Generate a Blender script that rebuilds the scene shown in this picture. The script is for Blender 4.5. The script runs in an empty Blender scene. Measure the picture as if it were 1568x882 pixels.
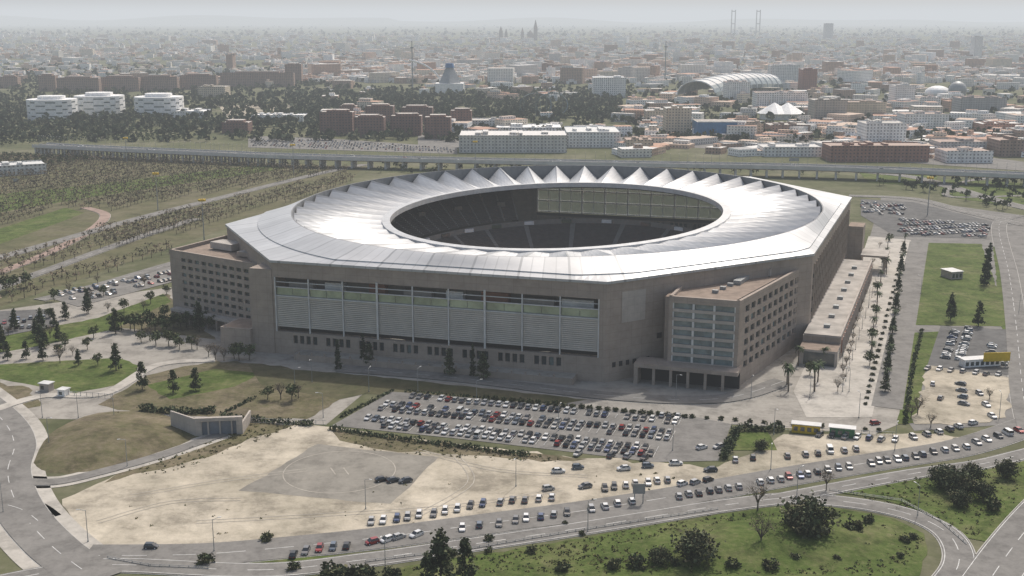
import bpy, math, random
import numpy as np
from mathutils import Vector
R=random.Random(7); rng=np.random.default_rng(7)
sc=bpy.context.scene
# ---------------- site survey: ground positions in metres ----------------
FL=1795.0; TH=math.atan(413/FL); CH=135.0
def G(px,py,z=0.0):
    u=(px-784)/FL; v=(441-py)/FL
    Y=math.cos(TH)+v*math.sin(TH); Z=v*math.cos(TH)-math.sin(TH)
    t=(CH-z)/(-Z); return (u*t,Y*t)
def GP(l,z=0): return [G(a,b,z) for a,b in l]
# ---------------- materials ----------------
def newmat(name):
    m=bpy.data.materials.new(name); m.use_nodes=True
    nt=m.node_tree; b=nt.nodes['Principled BSDF']; return m,nt,b
def N(nt,t,**k):
    n=nt.nodes.new(t)
    for a,v in k.items(): setattr(n,a,v)
    return n
def mathn(nt,op,a,b=None):
    n=N(nt,'ShaderNodeMath',operation=op)
    for i,x in enumerate((a,b)):
        if x is None: continue
        if isinstance(x,(int,float)): n.inputs[i].default_value=x
        else: nt.links.new(x,n.inputs[i])
    return n.outputs[0]
def mixc(nt,f,a,b,mode='MIX'):
    n=N(nt,'ShaderNodeMix',data_type='RGBA',blend_type=mode)
    for s,x in ((n.inputs[0],f),(n.inputs[6],a),(n.inputs[7],b)):
        if isinstance(x,(int,float)): s.default_value=x
        elif isinstance(x,tuple): s.default_value=(*x[:3],1)
        else: nt.links.new(x,s)
    return n.outputs[2]
def ramp(nt,fac,stops):
    n=N(nt,'ShaderNodeValToRGB'); cr=n.color_ramp
    while len(cr.elements)<len(stops): cr.elements.new(.5)
    for e,(p,c) in zip(cr.elements,stops): e.position=p; e.color=(*c,1)
    nt.links.new(fac,n.inputs[0]); return n.outputs[0]
def noise(nt,scale,detail=5,coord=None,rough=.6):
    n=N(nt,'ShaderNodeTexNoise'); n.inputs['Scale'].default_value=scale
    n.inputs['Detail'].default_value=detail; n.inputs['Roughness'].default_value=rough
    if coord is None: coord=N(nt,'ShaderNodeNewGeometry').outputs['Position']
    nt.links.new(coord,n.inputs['Vector']); return n.outputs[0]
def plain(name,c,rough=.7,metal=0,var=.15,scale=.3,spec=.3):
    m,nt,b=newmat(name)
    f=noise(nt,scale)
    col=ramp(nt,f,[(.3,tuple(x*(1-var) for x in c)),(.7,tuple(min(1,x*(1+var)) for x in c))])
    nt.links.new(col,b.inputs['Base Color']); b.inputs['Roughness'].default_value=rough
    b.inputs['Metallic'].default_value=metal; b.inputs['Specular IOR Level'].default_value=spec
    return m
def ground(name,stops,s1,s2,stops2=None,mix=.4,bump=0,stain=.12):
    m,nt,b=newmat(name)
    a=ramp(nt,noise(nt,s1,8,rough=.65),stops); c=ramp(nt,noise(nt,s2,6,rough=.7),stops2 or stops)
    col=mixc(nt,mix,a,c)
    k=ramp(nt,noise(nt,s1*2.7,6,rough=.75),[(.38,(1-stain*1.8,)*3),(.5,(1,)*3),(.64,(1+stain,)*3)])
    col=mixc(nt,1.0,col,k,'MULTIPLY'); nt.links.new(col,b.inputs['Base Color'])
    b.inputs['Roughness'].default_value=.95; b.inputs['Specular IOR Level'].default_value=.1
    if bump:
        bn=N(nt,'ShaderNodeBump'); bn.inputs['Strength'].default_value=.7; bn.inputs['Distance'].default_value=bump
        nt.links.new(noise(nt,.6,6),bn.inputs['Height']); nt.links.new(bn.outputs[0],b.inputs['Normal'])
    return m
M={}
M['land']=ground('land_soil',[(.3,(.055,.07,.03)),(.5,(.11,.115,.06)),(.7,(.21,.19,.14))],.012,.15)
M['grass']=ground('lawn_grass',[(.32,(.042,.065,.016)),(.48,(.078,.11,.028)),(.58,(.12,.135,.05)),(.7,(.185,.165,.095))],.05,.5,None,.45,.4,.18)
M['dry']=ground('dry_grass',[(.3,(.07,.08,.035)),(.45,(.12,.11,.06)),(.6,(.175,.145,.10)),(.72,(.25,.21,.155))],.045,.45,None,.45,.4,.18)
M['brown_lawn']=ground('sparse_lawn',[(.3,(.06,.07,.03)),(.55,(.11,.10,.058)),(.75,(.165,.145,.105))],.06,.4)  # brownish lawn, slightly darker tones than the dry grass
M['sand']=ground('sand',[(.28,(.18,.165,.12)),(.4,(.29,.26,.20)),(.5,(.40,.355,.28)),(.62,(.52,.465,.375)),(.78,(.40,.35,.27))],.022,.2,[(.32,(.23,.21,.16)),(.48,(.39,.35,.28)),(.7,(.51,.46,.37))],.42,.25,.2)
M['asph']=ground('asphalt',[(.3,(.10,.099,.097)),(.7,(.165,.162,.156))],.05,.8)
M['oldasph']=ground('worn_asphalt',[(.3,(.165,.158,.148)),(.7,(.24,.23,.213))],.05,.8,stain=.12)
M['pad']=ground('worn_pad',[(.3,(.21,.197,.172)),(.6,(.265,.248,.215)),(.78,(.37,.335,.28))],.05,.5,stain=.12)
M['pave']=ground('paving',[(.3,(.25,.232,.205)),(.7,(.37,.348,.31))],.04,.5,stain=.14)
M['plaza']=ground('pale_paving',[(.3,(.36,.337,.3)),(.7,(.49,.46,.41))],.04,.5,stain=.14)
M['redpath']=ground('red_path',[(.3,(.27,.2,.165)),(.7,(.36,.27,.23))],.04,.5)
M['kerb']=plain('kerb_stone',(.42,.41,.385))
M['faded']=plain('faded_marking',(.37,.34,.29),.9,0,.25,.3)
M['paint']=plain('road_paint',(.55,.55,.53),.8,0,.25,.4)
M['orchard']=ground('orchard_soil',[(.3,(.06,.075,.03)),(.5,(.12,.113,.062)),(.7,(.18,.157,.112))],.03,.3)
M['water']=plain('river_water',(.3,.33,.35),.1)
M['white']=plain('white_paint',(.8,.79,.77),.5)
M['frame']=plain('frame_metal',(.58,.58,.565),.4)
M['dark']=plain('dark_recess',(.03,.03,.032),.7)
M['steel']=plain('galvanised_steel',(.3,.31,.31),.5,.3)
M['green']=plain('green_paint',(.05,.16,.08),.5)
M['yellow']=plain('yellow_board',(.6,.42,.04),.6)
M['blue']=plain('blue_cladding',(.06,.16,.33),.5)
M['blueroof']=plain('blue_roof',(.08,.2,.36),.5)
M['door']=plain('roller_shutter',(.2,.22,.25),.6)
M['red']=plain('red_render',(.27,.14,.10),.8)
M['brownroof']=plain('gravel_roof',(.25,.195,.155),.9,0,.25,.3)
M['greyroof']=plain('membrane_roof',(.39,.36,.325),.9,0,.3,.15)
M['viad']=plain('viaduct_concrete',(.58,.56,.53),.85,0,.15,.1)
def uvmat(name,base,mort,bw,bh,ms,var=.1,rough=.85):
    m,nt,b=newmat(name); uv=N(nt,'ShaderNodeUVMap').outputs[0]
    br=N(nt,'ShaderNodeTexBrick'); br.offset=0
    br.inputs['Scale'].default_value=1; br.inputs['Brick Width'].default_value=bw; br.inputs['Row Height'].default_value=bh
    br.inputs['Mortar Size'].default_value=ms; br.inputs['Color1'].default_value=(*base,1)
    br.inputs['Color2'].default_value=(*[x*(1-var) for x in base],1); br.inputs['Mortar'].default_value=(*mort,1)
    nt.links.new(uv,br.inputs['Vector'])
    f=noise(nt,.18,9,rough=.7); k=ramp(nt,f,[(.3,(.8,.79,.78)),(.7,(1.12,1.11,1.1))])
    col=mixc(nt,1.0,br.outputs[0],k,'MULTIPLY'); nt.links.new(col,b.inputs['Base Color'])
    b.inputs['Roughness'].default_value=rough; b.inputs['Specular IOR Level'].default_value=.2
    return m
M['conc']=uvmat('precast_concrete',(.365,.31,.265),(.27,.228,.195),5.0,3.2,.06,.06)
M['conc2']=uvmat('pale_concrete_panel',(.45,.41,.37),(.36,.33,.3),3.0,3.2,.05,.05)
M['glass']=plain('window_glass',(.045,.06,.065),.12,0,.3,.8,.9)
M['hglass']=plain('curtain_glass',(.15,.20,.205),.15,0,.4,.3,.9)
M['gglass']=plain('tinted_glass',(.34,.38,.25),.25,0,.35,.12,.6)
M['louvre']=plain('louvre_metal',(.52,.495,.455),.5,.1,.1,.2)
m,nt,b=newmat('clear_pane'); tr=N(nt,'ShaderNodeBsdfTransparent'); mx=N(nt,'ShaderNodeMixShader'); mx.inputs[0].default_value=.5
b.inputs['Base Color'].default_value=(.36,.42,.42,1); b.inputs['Roughness'].default_value=.2
nt.links.new(tr.outputs[0],mx.inputs[1]); nt.links.new(b.outputs[0],mx.inputs[2]); nt.links.new(mx.outputs[0],nt.nodes['Material Output'].inputs[0]); M['pane']=m
# roof
m,nt,b=newmat('roof_metal'); uv=N(nt,'ShaderNodeUVMap').outputs[0]; sp=N(nt,'ShaderNodeSeparateXYZ'); nt.links.new(uv,sp.inputs[0])
fr=mathn(nt,'FRACT',sp.outputs[0]); s1=mathn(nt,'LESS_THAN',fr,.05)
fr2=mathn(nt,'FRACT',mathn(nt,'MULTIPLY',sp.outputs[0],4.0)); s2=mathn(nt,'MULTIPLY',mathn(nt,'LESS_THAN',fr2,.1),.45)
sm=mathn(nt,'MAXIMUM',mathn(nt,'MULTIPLY',s1,.85),s2)
fl=mathn(nt,'FLOOR',mathn(nt,'MULTIPLY',sp.outputs[0],2.0)); wn=N(nt,'ShaderNodeTexWhiteNoise',noise_dimensions='1D'); nt.links.new(fl,wn.inputs['W'])
pan=ramp(nt,wn.outputs[0],[(0,(.42,.43,.44)),(1,(.52,.53,.54))])
dirt=ramp(nt,noise(nt,.06,9,rough=.7),[(.3,(.85,.85,.85)),(.65,(1.06,1.06,1.06))])
c=mixc(nt,1.0,pan,dirt,'MULTIPLY'); c=mixc(nt,sm,c,(.26,.27,.28)); nt.links.new(c,b.inputs['Base Color'])
b.inputs['Metallic'].default_value=.3; b.inputs['Roughness'].default_value=.45; M['roof']=m
# seats
m,nt,b=newmat('stand_seating'); uv=N(nt,'ShaderNodeUVMap').outputs[0]; sp=N(nt,'ShaderNodeSeparateXYZ'); nt.links.new(uv,sp.inputs[0])
ai=mathn(nt,'LESS_THAN',mathn(nt,'FRACT',sp.outputs[0]),.1)
c=ramp(nt,noise(nt,.3,6),[(.3,(.08,.064,.056)),(.7,(.125,.102,.09))]); c=mixc(nt,ai,c,(.24,.22,.20)); nt.links.new(c,b.inputs['Base Color']); b.inputs['Roughness'].default_value=.8; M['seat']=m
def attrmat(name,windows,rough=.85,var=.15,sc_=.3):
    m,nt,b=newmat(name); at=N(nt,'ShaderNodeAttribute',attribute_name='Col').outputs[0]
    k=ramp(nt,noise(nt,sc_,4),[(.3,(1-var,)*3),(.7,(1+var,)*3)]); c=mixc(nt,1.0,at,k,'MULTIPLY')
    if windows:
        uv=N(nt,'ShaderNodeUVMap').outputs[0]; sp=N(nt,'ShaderNodeSeparateXYZ'); nt.links.new(uv,sp.inputs[0])
        fu=mathn(nt,'FRACT',mathn(nt,'DIVIDE',sp.outputs[0],3.6)); fv=mathn(nt,'FRACT',mathn(nt,'DIVIDE',sp.outputs[1],3.2))
        a=mathn(nt,'MULTIPLY',mathn(nt,'GREATER_THAN',fu,.32),mathn(nt,'LESS_THAN',fu,.74))
        d=mathn(nt,'MULTIPLY',mathn(nt,'GREATER_THAN',fv,.34),mathn(nt,'LESS_THAN',fv,.78))
        g=N(nt,'ShaderNodeNewGeometry'); s3=N(nt,'ShaderNodeSeparateXYZ'); nt.links.new(g.outputs['True Normal'],s3.inputs[0])
        w=mathn(nt,'LESS_THAN',mathn(nt,'ABSOLUTE',s3.outputs[2]),.5)
        mk=mathn(nt,'MULTIPLY',mathn(nt,'MULTIPLY',a,d),w)
        c=mixc(nt,mathn(nt,'MULTIPLY',mk,.75),c,(.06,.07,.08))
    nt.links.new(c,b.inputs['Base Color']); b.inputs['Roughness'].default_value=rough; b.inputs['Specular IOR Level'].default_value=.2
    return m
M['city']=attrmat('city_masonry',True); M['leaf']=attrmat('foliage',False,.8,.25,.6)
M['bark']=plain('bark',(.12,.10,.08),.95)
# ---------------- mesh builder ----------------
def link(o): sc.collection.objects.link(o); return o
def empty(name,loc=(0,0,0)):
    o=bpy.data.objects.new(name,None); o.empty_display_size=5; o.location=loc; return link(o)
class MB:
    def __init__(s): s.v=[];s.f=[];s.m=[];s.c=[];s.mats=[]
    def mi(s,k):
        if k not in s.mats: s.mats.append(k)
        return s.mats.index(k)
    def face(s,pts,k,col=(1,1,1)):
        n=len(s.v); s.v+=[tuple(p) for p in pts]; s.f.append(list(range(n,n+len(pts)))); s.m.append(s.mi(k)); s.c.append(col)
    def prism(s,pts,z0,z1,k,kt=None,col=(1,1,1),colt=None,top=True,bot=False):
        a=sum(pts[i][0]*pts[(i+1)%len(pts)][1]-pts[(i+1)%len(pts)][0]*pts[i][1] for i in range(len(pts)))
        if a<0: pts=pts[::-1]
        n=len(pts)
        for i in range(n):
            p,q=pts[i],pts[(i+1)%n]
            s.face([(p[0],p[1],z0),(q[0],q[1],z0),(q[0],q[1],z1),(p[0],p[1],z1)],k,col)
        if top: s.face([(p[0],p[1],z1) for p in pts],kt or k,colt or col)
        if bot: s.face([(p[0],p[1],z0) for p in pts[::-1]],k,col)
    def box(s,cx,cy,z0,sx,sy,sz,ang,k,kt=None,col=(1,1,1),colt=None,bot=False):
        c,d=math.cos(ang),math.sin(ang)
        pts=[(cx+x*c-y*d,cy+x*d+y*c) for x,y in ((-sx/2,-sy/2),(sx/2,-sy/2),(sx/2,sy/2),(-sx/2,sy/2))]
        s.prism(pts,z0,z0+sz,k,kt,col,colt,True,bot)
    def wall(s,P,Q,s0,s1,z0,z1,d0,d1,k,kt=None,col=(1,1,1),colt=None):
        L=math.hypot(Q[0]-P[0],Q[1]-P[1]); t=((Q[0]-P[0])/L,(Q[1]-P[1])/L); n=(t[1],-t[0])
        f=lambda a,d:(P[0]+t[0]*a+n[0]*d,P[1]+t[1]*a+n[1]*d)
        s.prism([f(s0,d0),f(s1,d0),f(s1,d1),f(s0,d1)],z0,z1,k,kt,col,colt,True,True)
    def cyl(s,x,y,z0,z1,r0,r1,k,n=10,col=(1,1,1)):
        a=[(x+r0*math.cos(i*2*math.pi/n),y+r0*math.sin(i*2*math.pi/n),z0) for i in range(n)]
        b=[(x+r1*math.cos(i*2*math.pi/n),y+r1*math.sin(i*2*math.pi/n),z1) for i in range(n)]
        for i in range(n):
            j=(i+1)%n; s.face([a[i],a[j],b[j],b[i]],k,col)
        s.face(b,k,col)
    def tube(s,p,q,r,k,n=6):
        p=Vector(p);q=Vector(q);d=(q-p).normalized(); u=d.orthogonal().normalized(); w=d.cross(u)
        a=[p+(u*math.cos(i*2*math.pi/n)+w*math.sin(i*2*math.pi/n))*r for i in range(n)]
        b=[x+(q-p) for x in a]
        for i in range(n):
            j=(i+1)%n; s.face([a[i],a[j],b[j],b[i]],k)
    def build(s,name,parent=None,smooth=False,uv=True):
        me=bpy.data.meshes.new(name); me.from_pydata(s.v,[],s.f)
        for k in s.mats: me.materials.append(M[k])
        me.polygons.foreach_set('material_index',s.m)
        if uv:
            U=me.uv_layers.new(name='UVMap'); out=[]
            V=s.v
            for f in s.f:
                a=V[f[0]];b=V[f[1]];c=V[f[2]]
                e1=(b[0]-a[0],b[1]-a[1],b[2]-a[2]);e2=(c[0]-a[0],c[1]-a[1],c[2]-a[2])
                nx=e1[1]*e2[2]-e1[2]*e2[1];ny=e1[2]*e2[0]-e1[0]*e2[2];nz=e1[0]*e2[1]-e1[1]*e2[0]
                h=math.hypot(nx,ny)
                if h>abs(nz)*.7:
                    tx,ty=-ny/h,nx/h
                    for i in f: p=V[i]; out+=[(p[0])*tx+(p[1])*ty,p[2]]
                else:
                    for i in f: p=V[i]; out+=[p[0],p[1]]
            U.data.foreach_set('uv',out)
        ca=me.color_attributes.new('Col','FLOAT_COLOR','CORNER'); o2=[]
        for f,c in zip(s.f,s.c): o2+=[c[0],c[1],c[2],1]*len(f)
        ca.data.foreach_set('color',o2)
        me.update(); o=bpy.data.objects.new(name,me); link(o)
        if parent: o.parent=parent
        return o
def mesh_np(name,V,Q,C,mi,mats):
    me=bpy.data.meshes.new(name); me.vertices.add(len(V)); me.vertices.foreach_set('co',V.astype(np.float32).ravel())
    me.loops.add(Q.size); me.loops.foreach_set('vertex_index',Q.astype(np.int32).ravel())
    me.polygons.add(len(Q)); me.polygons.foreach_set('loop_start',np.arange(0,Q.size,4,dtype=np.int32))
    for k in mats: me.materials.append(M[k])
    me.polygons.foreach_set('material_index',mi.astype(np.int32))
    ca=me.color_attributes.new('Col','FLOAT_COLOR','CORNER')
    c4=np.ones((len(Q),4),np.float32); c4[:,:3]=C; ca.data.foreach_set('color',np.repeat(c4,4,axis=0).ravel())
    me.update(calc_edges=True); me.validate(); return me
# ---------------- vegetation ----------------
def leaves(cs,size,col,var):
    n=len(cs); a=rng.normal(size=(n,3)); a/=np.linalg.norm(a,axis=1)[:,None]
    b=rng.normal(size=(n,3)); b=np.cross(a,b); b/=np.linalg.norm(b,axis=1)[:,None]
    s=size*rng.uniform(.6,1.3,(n,1)); a*=s; b*=s*rng.uniform(.5,1,(n,1))
    V=np.stack([cs-a-b*.6,cs+a-b,cs+a*.7+b,cs-a*.8+b*.8],1).reshape(-1,3)
    Q=np.arange(4*n).reshape(n,4)
    C=np.array(col)[None]*(1+var*rng.uniform(-1,1,(n,1)))
    return V,Q,C,np.ones(n,int)
def tubes(p,q,r0,r1,n=6):
    p=np.array(p,float);q=np.array(q,float);d=q-p;d/=np.linalg.norm(d)
    u=np.cross(d,[.3,.9,.1]);u/=np.linalg.norm(u);w=np.cross(d,u)
    A=np.arange(n)*2*np.pi/n
    o=np.cos(A)[:,None]*u+np.sin(A)[:,None]*w
    V=np.vstack([p+o*r0,q+o*r1]); Q=np.array([[i,(i+1)%n,n+(i+1)%n,n+i] for i in range(n)])
    return V,Q,np.full((n,3),.1),np.zeros(n,int)
def join(parts):
    V=[];Q=[];C=[];I=[];k=0
    for v,q,c,i in parts: V.append(v);Q.append(q+k);C.append(c);I.append(i);k+=len(v)
    return np.vstack(V),np.vstack(Q),np.vstack(C),np.concatenate(I)
def clumped(nc,nl,cz,rad,size,col,shape='ball',h=0):
    parts=[]
    for i in range(nc):
        if shape=='ball':
            d=rng.normal(size=3); d/=np.linalg.norm(d); r=rng.uniform(.45,1.08); c=np.array([0,0,cz])+d*r*np.array(rad)
            sp=rad[0]*.2
        else:
            t=rng.uniform(0,1)**1.3; z=cz+t*h; a=rng.uniform(0,6.28); r=rad[0]*(1-t)**.75*rng.uniform(.4,1.15); c=np.array([r*math.cos(a),r*math.sin(a),z]); sp=rad[0]*.2
        cs=c+rng.normal(size=(nl,3))*sp*np.array([1,1,.7])
        cc=np.array(col)*rng.uniform(.5,1.7)*np.array([rng.uniform(.9,1.2),1,.95])
        parts.append(leaves(cs,size,cc,.3))
    return parts
def tree_arrays(kind,lod=1.0):
    g=(.072,.09,.042)
    if kind=='broad':
        P=[tubes((0,0,0),(.1,.1,3),.22,.15)]
        for i in range(5): a=i*1.26; P.append(tubes((.1,.1,2+.2*i),(1.6*math.cos(a),1.6*math.sin(a),4.6),.1,.04,4))
        P+=clumped(int(30*lod),12,4.8,(2.7,2.7,2.1),.34,g)
    elif kind=='oak':
        P=[tubes((0,0,0),(0,.1,3),.4,.3)]
        for i in range(7): a=i*.9; P.append(tubes((0,.1,1.5+.2*i),(3*math.cos(a),3*math.sin(a),4.8),.16,.05,4))
        P+=clumped(95,20,4.2,(4.5,4.5,3.2),.33,(.075,.085,.048))
    elif kind=='conifer':
        P=[tubes((0,0,0),(0,0,10.5),.25,.05)]+clumped(int(70*lod),12,1.8,(2.3,),.34,(.055,.07,.037),'cone',9.5)
    elif kind=='cypress':
        P=[tubes((0,0,0),(0,0,14),.25,.05)]+clumped(80,12,.8,(1.6,),.34,(.04,.055,.03),'cone',15)
    elif kind=='palm':
        P=[tubes((0,0,0),(.2,.1,7.5),.28,.2)]
        for i in range(26):
            a=rng.uniform(0,6.28); el=rng.uniform(-.5,1.1); L=rng.uniform(2.4,3.2)
            p=np.array([.2,.1,7.5])
            for k in range(4):
                q=p+np.array([math.cos(a)*math.cos(el),math.sin(a)*math.cos(el),math.sin(el)])*L/4
                w=.35*(1-k/5); sd=np.array([-math.sin(a),math.cos(a),0])*w
                V=np.array([p-sd,p+sd,q+sd*.8,q-sd*.8]); V[[0,3],2]-=.12
                P.append((V,np.array([[0,1,2,3]]),np.array([[.06,.085,.038]])*rng.uniform(.7,1.3),np.ones(1,int))); p=q; el-=.45
    elif kind=='bare':
        P=[tubes((0,0,0),(0,0,2.5),.2,.14)]
        for i in range(16):
            a=rng.uniform(0,6.28); q=np.array([1.3*math.cos(a),1.3*math.sin(a),rng.uniform(3.6,5)]); P.append(tubes((0,0,rng.uniform(1.5,2.5)),q,.09,.04,4))
            for k in range(5):
                d=rng.normal(size=3)*.9; d[2]=abs(d[2]); P.append(tubes(q,q+d*1.2,.04,.015,4))
        P+=clumped(22,8,4.6,(2.5,2.5,1.9),.13,(.15,.125,.085))
    elif kind=='bush':
        P=clumped(22,14,.8,(1.3,1.3,.8),.22,(.07,.08,.042))
    elif kind=='tuft':
        P=clumped(3,4,.15,(.7,.7,.15),.26,(.125,.13,.06))
    elif kind=='lowbroad':
        P=[tubes((0,0,0),(0,0,3),.25,.15,4)]+clumped(10,5,4.5,(2.8,2.8,2.0),.8,(.065,.08,.04))
    elif kind=='lowbare':
        P=[tubes((0,0,0),(0,0,3),.2,.1,4)]+clumped(8,5,3.6,(2.2,2.2,1.6),.36,(.15,.13,.095))
    elif kind=='far':
        P=clumped(5,4,4,(4.5,4.5,3.0),2.0,(.078,.09,.055))
    return join(P)
TM={}
for k in ('broad','oak','conifer','cypress','palm','bare','bush'):
    TM[k]=[]
    for i in range(4):
        V,Q,C,I=tree_arrays(k); TM[k].append(mesh_np(k+'_mesh',V,Q,C,I,['bark','leaf']))
NAMES={'broad':'broadleaf_tree','oak':'holm_oak_tree','conifer':'pine_tree','cypress':'cypress_tree','palm':'palm_tree','bare':'bare_tree','bush':'shrub'}
def tree(kind,x,y,s=1,name=None):
    o=bpy.data.objects.new(name or NAMES[kind],R.choice(TM[kind])); o.location=(x,y,0); o.rotation_euler=(0,0,R.uniform(0,6.28))
    k=s*R.uniform(.88,1.12); o.scale=(k,k,k*R.uniform(.88,1.12)); return link(o)
def treep(kind,px,py,s=1): x,y=G(px,py); return tree(kind,x,y,s)
def mass(name,kinds,pos,smin,smax):
    bases=[tree_arrays(kinds) for _ in range(5)]; P=[]
    for i,(x,y) in enumerate(pos):
        V,Q,C,I=bases[i%5]; a=R.uniform(0,6.28); s=R.uniform(smin,smax); c,d=math.cos(a)*s,math.sin(a)*s
        W=np.stack([V[:,0]*c-V[:,1]*d+x,V[:,0]*d+V[:,1]*c+y,V[:,2]*s],1)
        P.append((W,Q,C*R.uniform(.65,1.45),I))
    if P:
        V,Q,C,I=join(P); return link(bpy.data.objects.new(name,mesh_np(name,V,Q,C,I,['bark','leaf'])))
def inpoly(x,y,P):
    r=False;j=len(P)-1
    for i in range(len(P)):
        if (P[i][1]>y)!=(P[j][1]>y) and x<(P[j][0]-P[i][0])*(y-P[i][1])/(P[j][1]-P[i][1])+P[i][0]: r=not r
        j=i
    return r
def gridfill(P,ang,sx,sy,jit=0):
    c,d=math.cos(ang),math.sin(ang)
    loc=[(x*c+y*d,-x*d+y*c) for x,y in P]
    x0,x1=min(p[0] for p in loc),max(p[0] for p in loc); y0,y1=min(p[1] for p in loc),max(p[1] for p in loc)
    out=[]; y=y0+sy/2
    while y<y1:
        x=x0+sx/2
        while x<x1:
            a=x+R.uniform(-jit,jit);b=y+R.uniform(-jit,jit); X,Y=a*c-b*d,a*d+b*c
            if inpoly(X,Y,P): out.append((X,Y))
            x+=sx
        y+=sy
    return out
def scatter(P,n):
    x0,x1=min(p[0] for p in P),max(p[0] for p in P); y0,y1=min(p[1] for p in P),max(p[1] for p in P); out=[]
    while len(out)<n:
        x,y=R.uniform(x0,x1),R.uniform(y0,y1)
        if inpoly(x,y,P): out.append((x,y))
    return out
def hedge(pts,w,h,name='hedge'):
    P=[]; W=[G(*p) for p in pts]
    for a,b in zip(W,W[1:]):
        L=math.hypot(b[0]-a[0],b[1]-a[1]); n=int(L*w*h*5)+10
        t=rng.uniform(0,1,n); o=rng.normal(size=n)*w*.3; z=rng.uniform(.1,1,n)*h*(1+.25*np.sin(t*L*.6))
        tx,ty=(b[0]-a[0])/L,(b[1]-a[1])/L
        cs=np.stack([a[0]+t*L*tx-o*ty,a[1]+t*L*ty+o*tx,z],1)
        P.append(leaves(cs,.4,(.065,.08,.04),.5))
    V,Q,C,I=join(P); link(bpy.data.objects.new(name,mesh_np(name,V,Q,C,I,['bark','leaf'])))
# ---------------- ground ----------------
LZ=[.02]
def ragged(P,amp):
    out=[]
    for i in range(len(P)):
        a,b=P[i],P[(i+1)%len(P)]; L=math.hypot(b[0]-a[0],b[1]-a[1]); n=max(1,int(L/4)); nx,ny=-(b[1]-a[1])/(L+1e-6),(b[0]-a[0])/(L+1e-6)
        for j in range(n):
            t=j/n; o=R.gauss(0,amp) if j else 0; out.append((a[0]+(b[0]-a[0])*t+nx*o,a[1]+(b[1]-a[1])*t+ny*o))
    return out
def patch(name,pts,k,world=False):
    P=pts if world else GP(pts); LZ[0]+=.005
    if k in ('sand','dry','brown_lawn','grass','orchard','pad'): P=ragged(P,.8 if k in('sand','dry') else .3)
    mb=MB(); a=sum(P[i][0]*P[(i+1)%len(P)][1]-P[(i+1)%len(P)][0]*P[i][1] for i in range(len(P)))
    if a<0: P=P[::-1]
    mb.face([(x,y,LZ[0]) for x,y in P],k); return mb.build(name)
def smooth(P,n=8):
    out=[]
    for i in range(len(P)-1):
        p0=P[max(i-1,0)];p1=P[i];p2=P[i+1];p3=P[min(i+2,len(P)-1)]
        for k in range(n):
            t=k/n; out.append(tuple(.5*((2*p1[j])+(-p0[j]+p2[j])*t+(2*p0[j]-5*p1[j]+4*p2[j]-p3[j])*t*t+(-p0[j]+3*p1[j]-3*p2[j]+p3[j])*t**3) for j in (0,1)))
    out.append(P[-1]); return out
def strip(mb,C,o0,o1,z,k,dash=None,h=0):
    n=len(C); nr=[]
    for i in range(n):
        a=C[max(i-1,0)];b=C[min(i+1,n-1)];L=math.hypot(b[0]-a[0],b[1]-a[1]) or 1
        nr.append((-(b[1]-a[1])/L,(b[0]-a[0])/L))
    s=0
    for i in range(n-1):
        L=math.hypot(C[i+1][0]-C[i][0],C[i+1][1]-C[i][1]); s+=L
        if dash and (int(s/dash)%2): continue
        p=lambda j,o,z_:(C[j][0]+nr[j][0]*o,C[j][1]+nr[j][1]*o,z_)
        mb.face([p(i,o0,z+h),p(i+1,o0,z+h),p(i+1,o1,z+h),p(i,o1,z+h)][::-1],k)
        if h:
            mb.face([p(i,o0,0),p(i+1,o0,0),p(i+1,o0,z+h),p(i,o0,z+h)],k); mb.face([p(i+1,o1,0),p(i,o1,0),p(i,o1,z+h),p(i+1,o1,z+h)],k)
def road(name,pts,w,k='oldasph',kerb=True,walk=0,lines=True,edge=False,ns=10):
    C=smooth(GP(pts),ns)
    D=[C[0]]
    for p in C[1:]:
        q=D[-1]; L=math.hypot(p[0]-q[0],p[1]-q[1]); m=max(1,int(L/3))
        for i in range(1,m+1): D.append((q[0]+(p[0]-q[0])*i/m,q[1]+(p[1]-q[1])*i/m))
    C=[D[0]]
    for p in D[1:]:
        if math.hypot(p[0]-C[-1][0],p[1]-C[-1][1])>.8: C.append(p)
    LZ[0]+=.005; z=LZ[0]; mb=MB(); strip(mb,C,-w/2,w/2,z,k)
    LZ[0]+=.005
    if lines: strip(mb,C,-.1,.1,LZ[0],'paint',6)
    if edge: strip(mb,C,-w/2+.4,-w/2+.58,LZ[0],'paint'); strip(mb,C,w/2-.58,w/2-.4,LZ[0],'paint')
    mb.build(name)
    if kerb:
        m2=MB(); strip(m2,C,-w/2-.25,-w/2,.02,'kerb',h=.12); strip(m2,C,w/2,w/2+.25,.02,'kerb',h=.12)
        if walk: strip(m2,C,-w/2-walk,-w/2-.25,.125,'plaza'); strip(m2,C,w/2+.25,w/2+walk,.125,'plaza')
        m2.build('kerb')
    return C
mb=MB(); S=70000; mb.face([(-S,-2000,0),(S,-2000,0),(S,S,0),(-S,S,0)],'land'); mb.build('ground')
A=(-136.1,551.6);B=(-97.8,466.4);Cc=(35.5,426.4);D=(125.6,479.9);E=(185.8,637.5)
C0=(24.85,594.55); op=lambda p:(2*C0[0]-p[0],2*C0[1]-p[1])
OCT=[A,B,Cc,D,E,op(B),op(Cc),op(D)]
patch('paving',[(C0[0]+(p[0]-C0[0])*1.22,C0[1]+(p[1]-C0[1])*1.22) for p in OCT],'pave',True)
patch('orchard_ground',[(-30,235),(560,255),(520,290),(-30,480)],'orchard')
patch('orchard_strip',[(-30,300),(120,285),(400,252),(440,258),(150,300),(-30,330)],'grass')
patch('orchard_strip',[(-30,360),(100,318),(130,326),(60,352),(-30,385)],'grass')
patch('paving',[(0,475),(262,440),(300,500),(380,545),(560,600),(500,650),(0,640)],'pave')
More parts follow.
